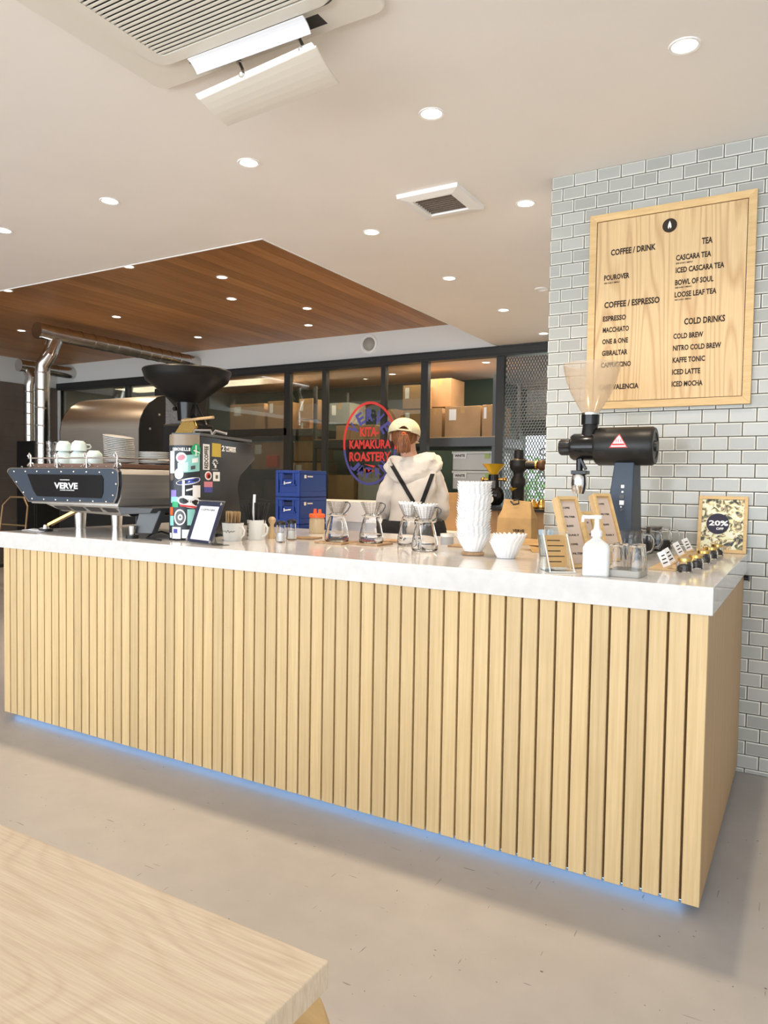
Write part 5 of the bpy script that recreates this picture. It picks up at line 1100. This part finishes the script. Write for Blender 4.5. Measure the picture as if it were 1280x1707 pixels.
for s_ in (-1, 1):
    for k, (dx, ln) in enumerate(((-.024, .055), (-.008, .065), (.008, .062), (.024, .05))):
        x = s_*.11+dx; skin('finger', [((x, .43, sz-.31), .009), ((x, .43+ln*.6, sz-.315), .008), ((x, .43+ln, sz-.335), .007)], [(0, 1), (1, 2)], m_skin, pr_, 1)
    skin('thumb', [((s_*.085, .40, sz-.31), .011), ((s_*.06, .43, sz-.32), .010), ((s_*.055, .46, sz-.33), .008)], [(0, 1), (1, 2)], m_skin, pr_, 1)
    MB().sphere((HX+s_*.035, .105, hz+.01), .011, 10).build('eye', m_porc, pr_, local=True); MB().sphere((HX+s_*.092, .02, hz-.005), .03, 12, sc=(.35, .7, 1)).build('ear', m_skin, pr_, local=True)
MB().sphere((HX, .12, hz-.015), .018, 10, sc=(.8, 1, 1.4)).build('nose', m_skin, pr_, local=True); MB().sphere((HX, .108, hz-.06), .02, 10, sc=(1.2, .4, .35)).build('mouth', m_red, pr_, local=True)
sl = lambda s: [((s*.135, -.01, sz-.015), .08, .08), ((s*.175, .0, sz-.12), .068), ((s*.20, .015, sz-.28), .062), ((s*.185, .14, sz-.345), .055), ((s*.16, .26, sz-.335), .05), ((s*.145, .31, sz-.325), .042)]
hd = [((0, 0, .86), .195, .15), ((0, 0, 1.0), .185, .15), ((0, -.01, 1.15), .175, .14), ((0, -.015, sz-.13), .17, .13), ((0, -.01, sz-.01), .13, .105), ((HX*.3, .0, sz+.055), .075, .075)]
E2 = [(i, i+1) for i in range(5)]
for s_ in (-1, 1): b0 = len(hd); hd += sl(s_); E2 += [(3, b0)]+[(b0+i, b0+i+1) for i in range(5)]
hoodie = skin('hoodie', hd, E2, m_hood, pr_, 3)
ftx = bpy.data.textures.new('folds', 'CLOUDS'); ftx.noise_scale = .13; ftx.noise_depth = 2
dm = hoodie.modifiers.new('folds', 'DISPLACE'); dm.texture = ftx; dm.strength = .055; dm.mid_level = .5; dm.texture_coords = 'LOCAL'
tr_ = [((0, 0, .90), .15, .12)]; E3 = []
for s_ in (-1, 1): b0 = len(tr_); tr_ += [((s_*.095, 0, .80), .105), ((s_*.105, .01, .46), .078), ((s_*.105, -.01, .10), .06)]; E3 += [(0, b0), (b0, b0+1), (b0+1, b0+2)]
skin('trousers', tr_, E3, m_trouser, pr_)
for s_ in (-1, 1): MB().sphere((s_*.11, .06, .045), .05, 14, sc=(1, 2.6, .95)).build('shoe', m_porc, pr_, local=True)
# draped hood: thick curved collar with a hanging back
hdm = MB(); vs = []; NU, NV = 24, 10
for i in range(NU+1):
    a = -1.25*PI/2*1.15+2*1.25*PI/2*1.15*i/NU      # round the back of the neck
    for j in range(NV+1):
        v = j/NV*PI; wv = math.cos(a*.62); drop = .165*max(0, wv)**1.5+.02
        rr = .092+.018*math.sin(v)+.040*(1-math.cos(v))*.5+.006*math.sin(5*a+4*v); cz_ = sz+.075-.5*drop*(1-math.cos(v))+.006*math.sin(3*a)+.035*max(0, math.sin(a))-.02*math.cos(a)*(j == NV//2)
        vs.append((HX*.25+.012+rr*1.42*math.sin(a), .02-rr*math.cos(a)*.95-.02*math.sin(v), cz_))
hdm.add(vs, [(i*(NV+1)+j, (i+1)*(NV+1)+j, (i+1)*(NV+1)+j+1, i*(NV+1)+j+1) for i in range(NU) for j in range(NV)], 0, True)
o = hood_ = hdm.build('hood', m_hood, pr_, local=True); so = o.modifiers.new('solid', 'SOLIDIFY'); so.thickness = .014; so.offset = 0; ss = o.modifiers.new('sub', 'SUBSURF'); ss.levels = 2; ss.render_levels = 2; ft2 = bpy.data.textures.new('creases', 'CLOUDS'); ft2.noise_scale = .06; dm = o.modifiers.new('folds', 'DISPLACE'); dm.texture = ft2; dm.strength = .020; dm.texture_coords = 'LOCAL'
bpy.context.view_layer.update(); dg = bpy.context.evaluated_depsgraph_get()
bv = BVHTree.FromObject(hoodie, dg); bv2 = BVHTree.FromObject(hood_, dg)
PMI = (MX.Translation(V((BX, BY, 0))) @ MX.Rotation(math.radians(27), 4, 'Z')).inverted()
def on_back(px, py, off=.006):
    o = PMI @ CAM; d = (PMI.to_3x3() @ _ray(px, py)).normalized(); h_ = min((h for h in (bv.ray_cast(o, d), bv2.ray_cast(o, d)) if h[0]), key=lambda h: h[3], default=(None,))
    return (h_[0]-d*off) if h_[0] else PMI @ at(px, py, BY-.13)
def strap(p0, p1, w, name='apron_strap', n=14):
    mb = MB(); vs = []
    for i in range(n+1):
        x = p0[0]+(p1[0]-p0[0])*i/n; y = p0[1]+(p1[1]-p0[1])*i/n
        for dx in (-w/2, w/2): vs.append(on_back(x+dx, y))
    mb.add(vs, [(2*i, 2*i+1, 2*i+3, 2*i+2) for i in range(n)]); o = mb.build(name, m_trouser, pr_, local=True); s_ = o.modifiers.new('solid', 'SOLIDIFY'); s_.thickness = .005; s_.offset = 0; return o
strap((651, 772), (697, 850), 7.5); strap((721, 790), (699, 850), 7.5)
# apron waist and skirt round hips
mb = MB(); vs = []
for i in range(21):
    a = -PI*.42+PI*1.84*i/20; 
    for z, k in ((.99, .98), (.93, 1.06), (.62, 1.13), (.45, 1.16)): vs.append((.222*k*math.cos(a), .02+.17*k*math.sin(a)+.0, z))
mb.add(vs, [(i*4+j, (i+1)*4+j, (i+1)*4+j+1, i*4+j+1) for i in range(20) for j in range(3)], 0, True); o = mb.build('apron', m_trouser, pr_, local=True); s_ = o.modifiers.new('solid', 'SOLIDIFY'); s_.thickness = .004
# cap, hair, ponytail
HT = MX.Translation(V((HX, .01, hz+.028))) @ MX.Rotation(-.18, 4, 'X') @ MX.Rotation(.10, 4, 'Y')
HT3 = HT.to_3x3()
MB().sphere((HX, .015, hz+.005), .09, 20, sc=(.98, 1.02, 1.12)).build('hair', m_hair, pr_, local=True)
mb = MB(); vs = []; NA = 40
for k in range(9):
    t = k/8*PI/2*1.0
    for i in range(NA):
        a = 2*PI*i/NA; rr = .113*math.sin(t)**.85 if t else 0; zz_ = .098*math.cos(t)
        ba = abs(((a-1.5*PI+PI) % (2*PI))-PI)   # distance from the back
        if k == 8: zz_ = -.02
        if ba < .45 and k >= 7: zz_ += .035*math.cos(ba/.45*PI/2)*(1 if k == 8 else .4)
        vs.append(HT @ V((rr*math.cos(a), rr*math.sin(a)*1.08, zz_)))
mb.add(vs, [(k*NA+i, (k+1)*NA+i, (k+1)*NA+(i+1) % NA, k*NA+(i+1) % NA) for k in range(8) for i in range(NA)], 0, True)
o = mb.build('cap', m_cap, pr_, local=True); s_ = o.modifiers.new('solid', 'SOLIDIFY'); s_.thickness = .003
mb = MB(); vs = []
for i in range(13):
    a = PI*.27+PI*.46*i/12
    for r in (.105, .19-.02*abs(i-6)/6): vs.append(HT @ V((r*math.cos(a)*.95, r*math.sin(a), -.018-.012*(r > .11))))
mb.add(vs, [(2*i, 2*i+1, 2*i+3, 2*i+2) for i in range(12)], 0, True); o = mb.build('cap_visor', m_cap, pr_, local=True); s_ = o.modifiers.new('solid', 'SOLIDIFY'); s_.thickness = .004
MB().tube([HT @ V((.05*math.cos(a), -.108-.012*math.sin(a), -.012+.0*a)) for a in [PI*k/8 for k in range(9)]], .006, 6).build('cap_strap', m_cap, pr_, local=True)
px0 = HX+.0
mb = MB()
for i in range(46):
    a = random.random()*2*PI; q_ = random.random()**.5; dx = .036*q_*math.cos(a); dy = .022*q_*math.sin(a)
    mb.tube([(px0+dx*.3, -.100, hz+.012+dy*.3), (px0+dx*.7, -.138+dy, hz-.005), (px0+dx*1.2, -.150+dy, hz-.055), (px0+dx*1.35, -.142+dy, hz-.105-.02*random.random())], [.007, .010, .010, .003], 6)
mb.build('ponytail', m_hair, pr_, local=True)
mb = MB().tube([(px0+.012*math.cos(2*PI*k/12), -.118, hz+.006+.012*math.sin(2*PI*k/12)) for k in range(13)], .006, 6); mb.build('hair_tie', m_orange, pr_, local=True)
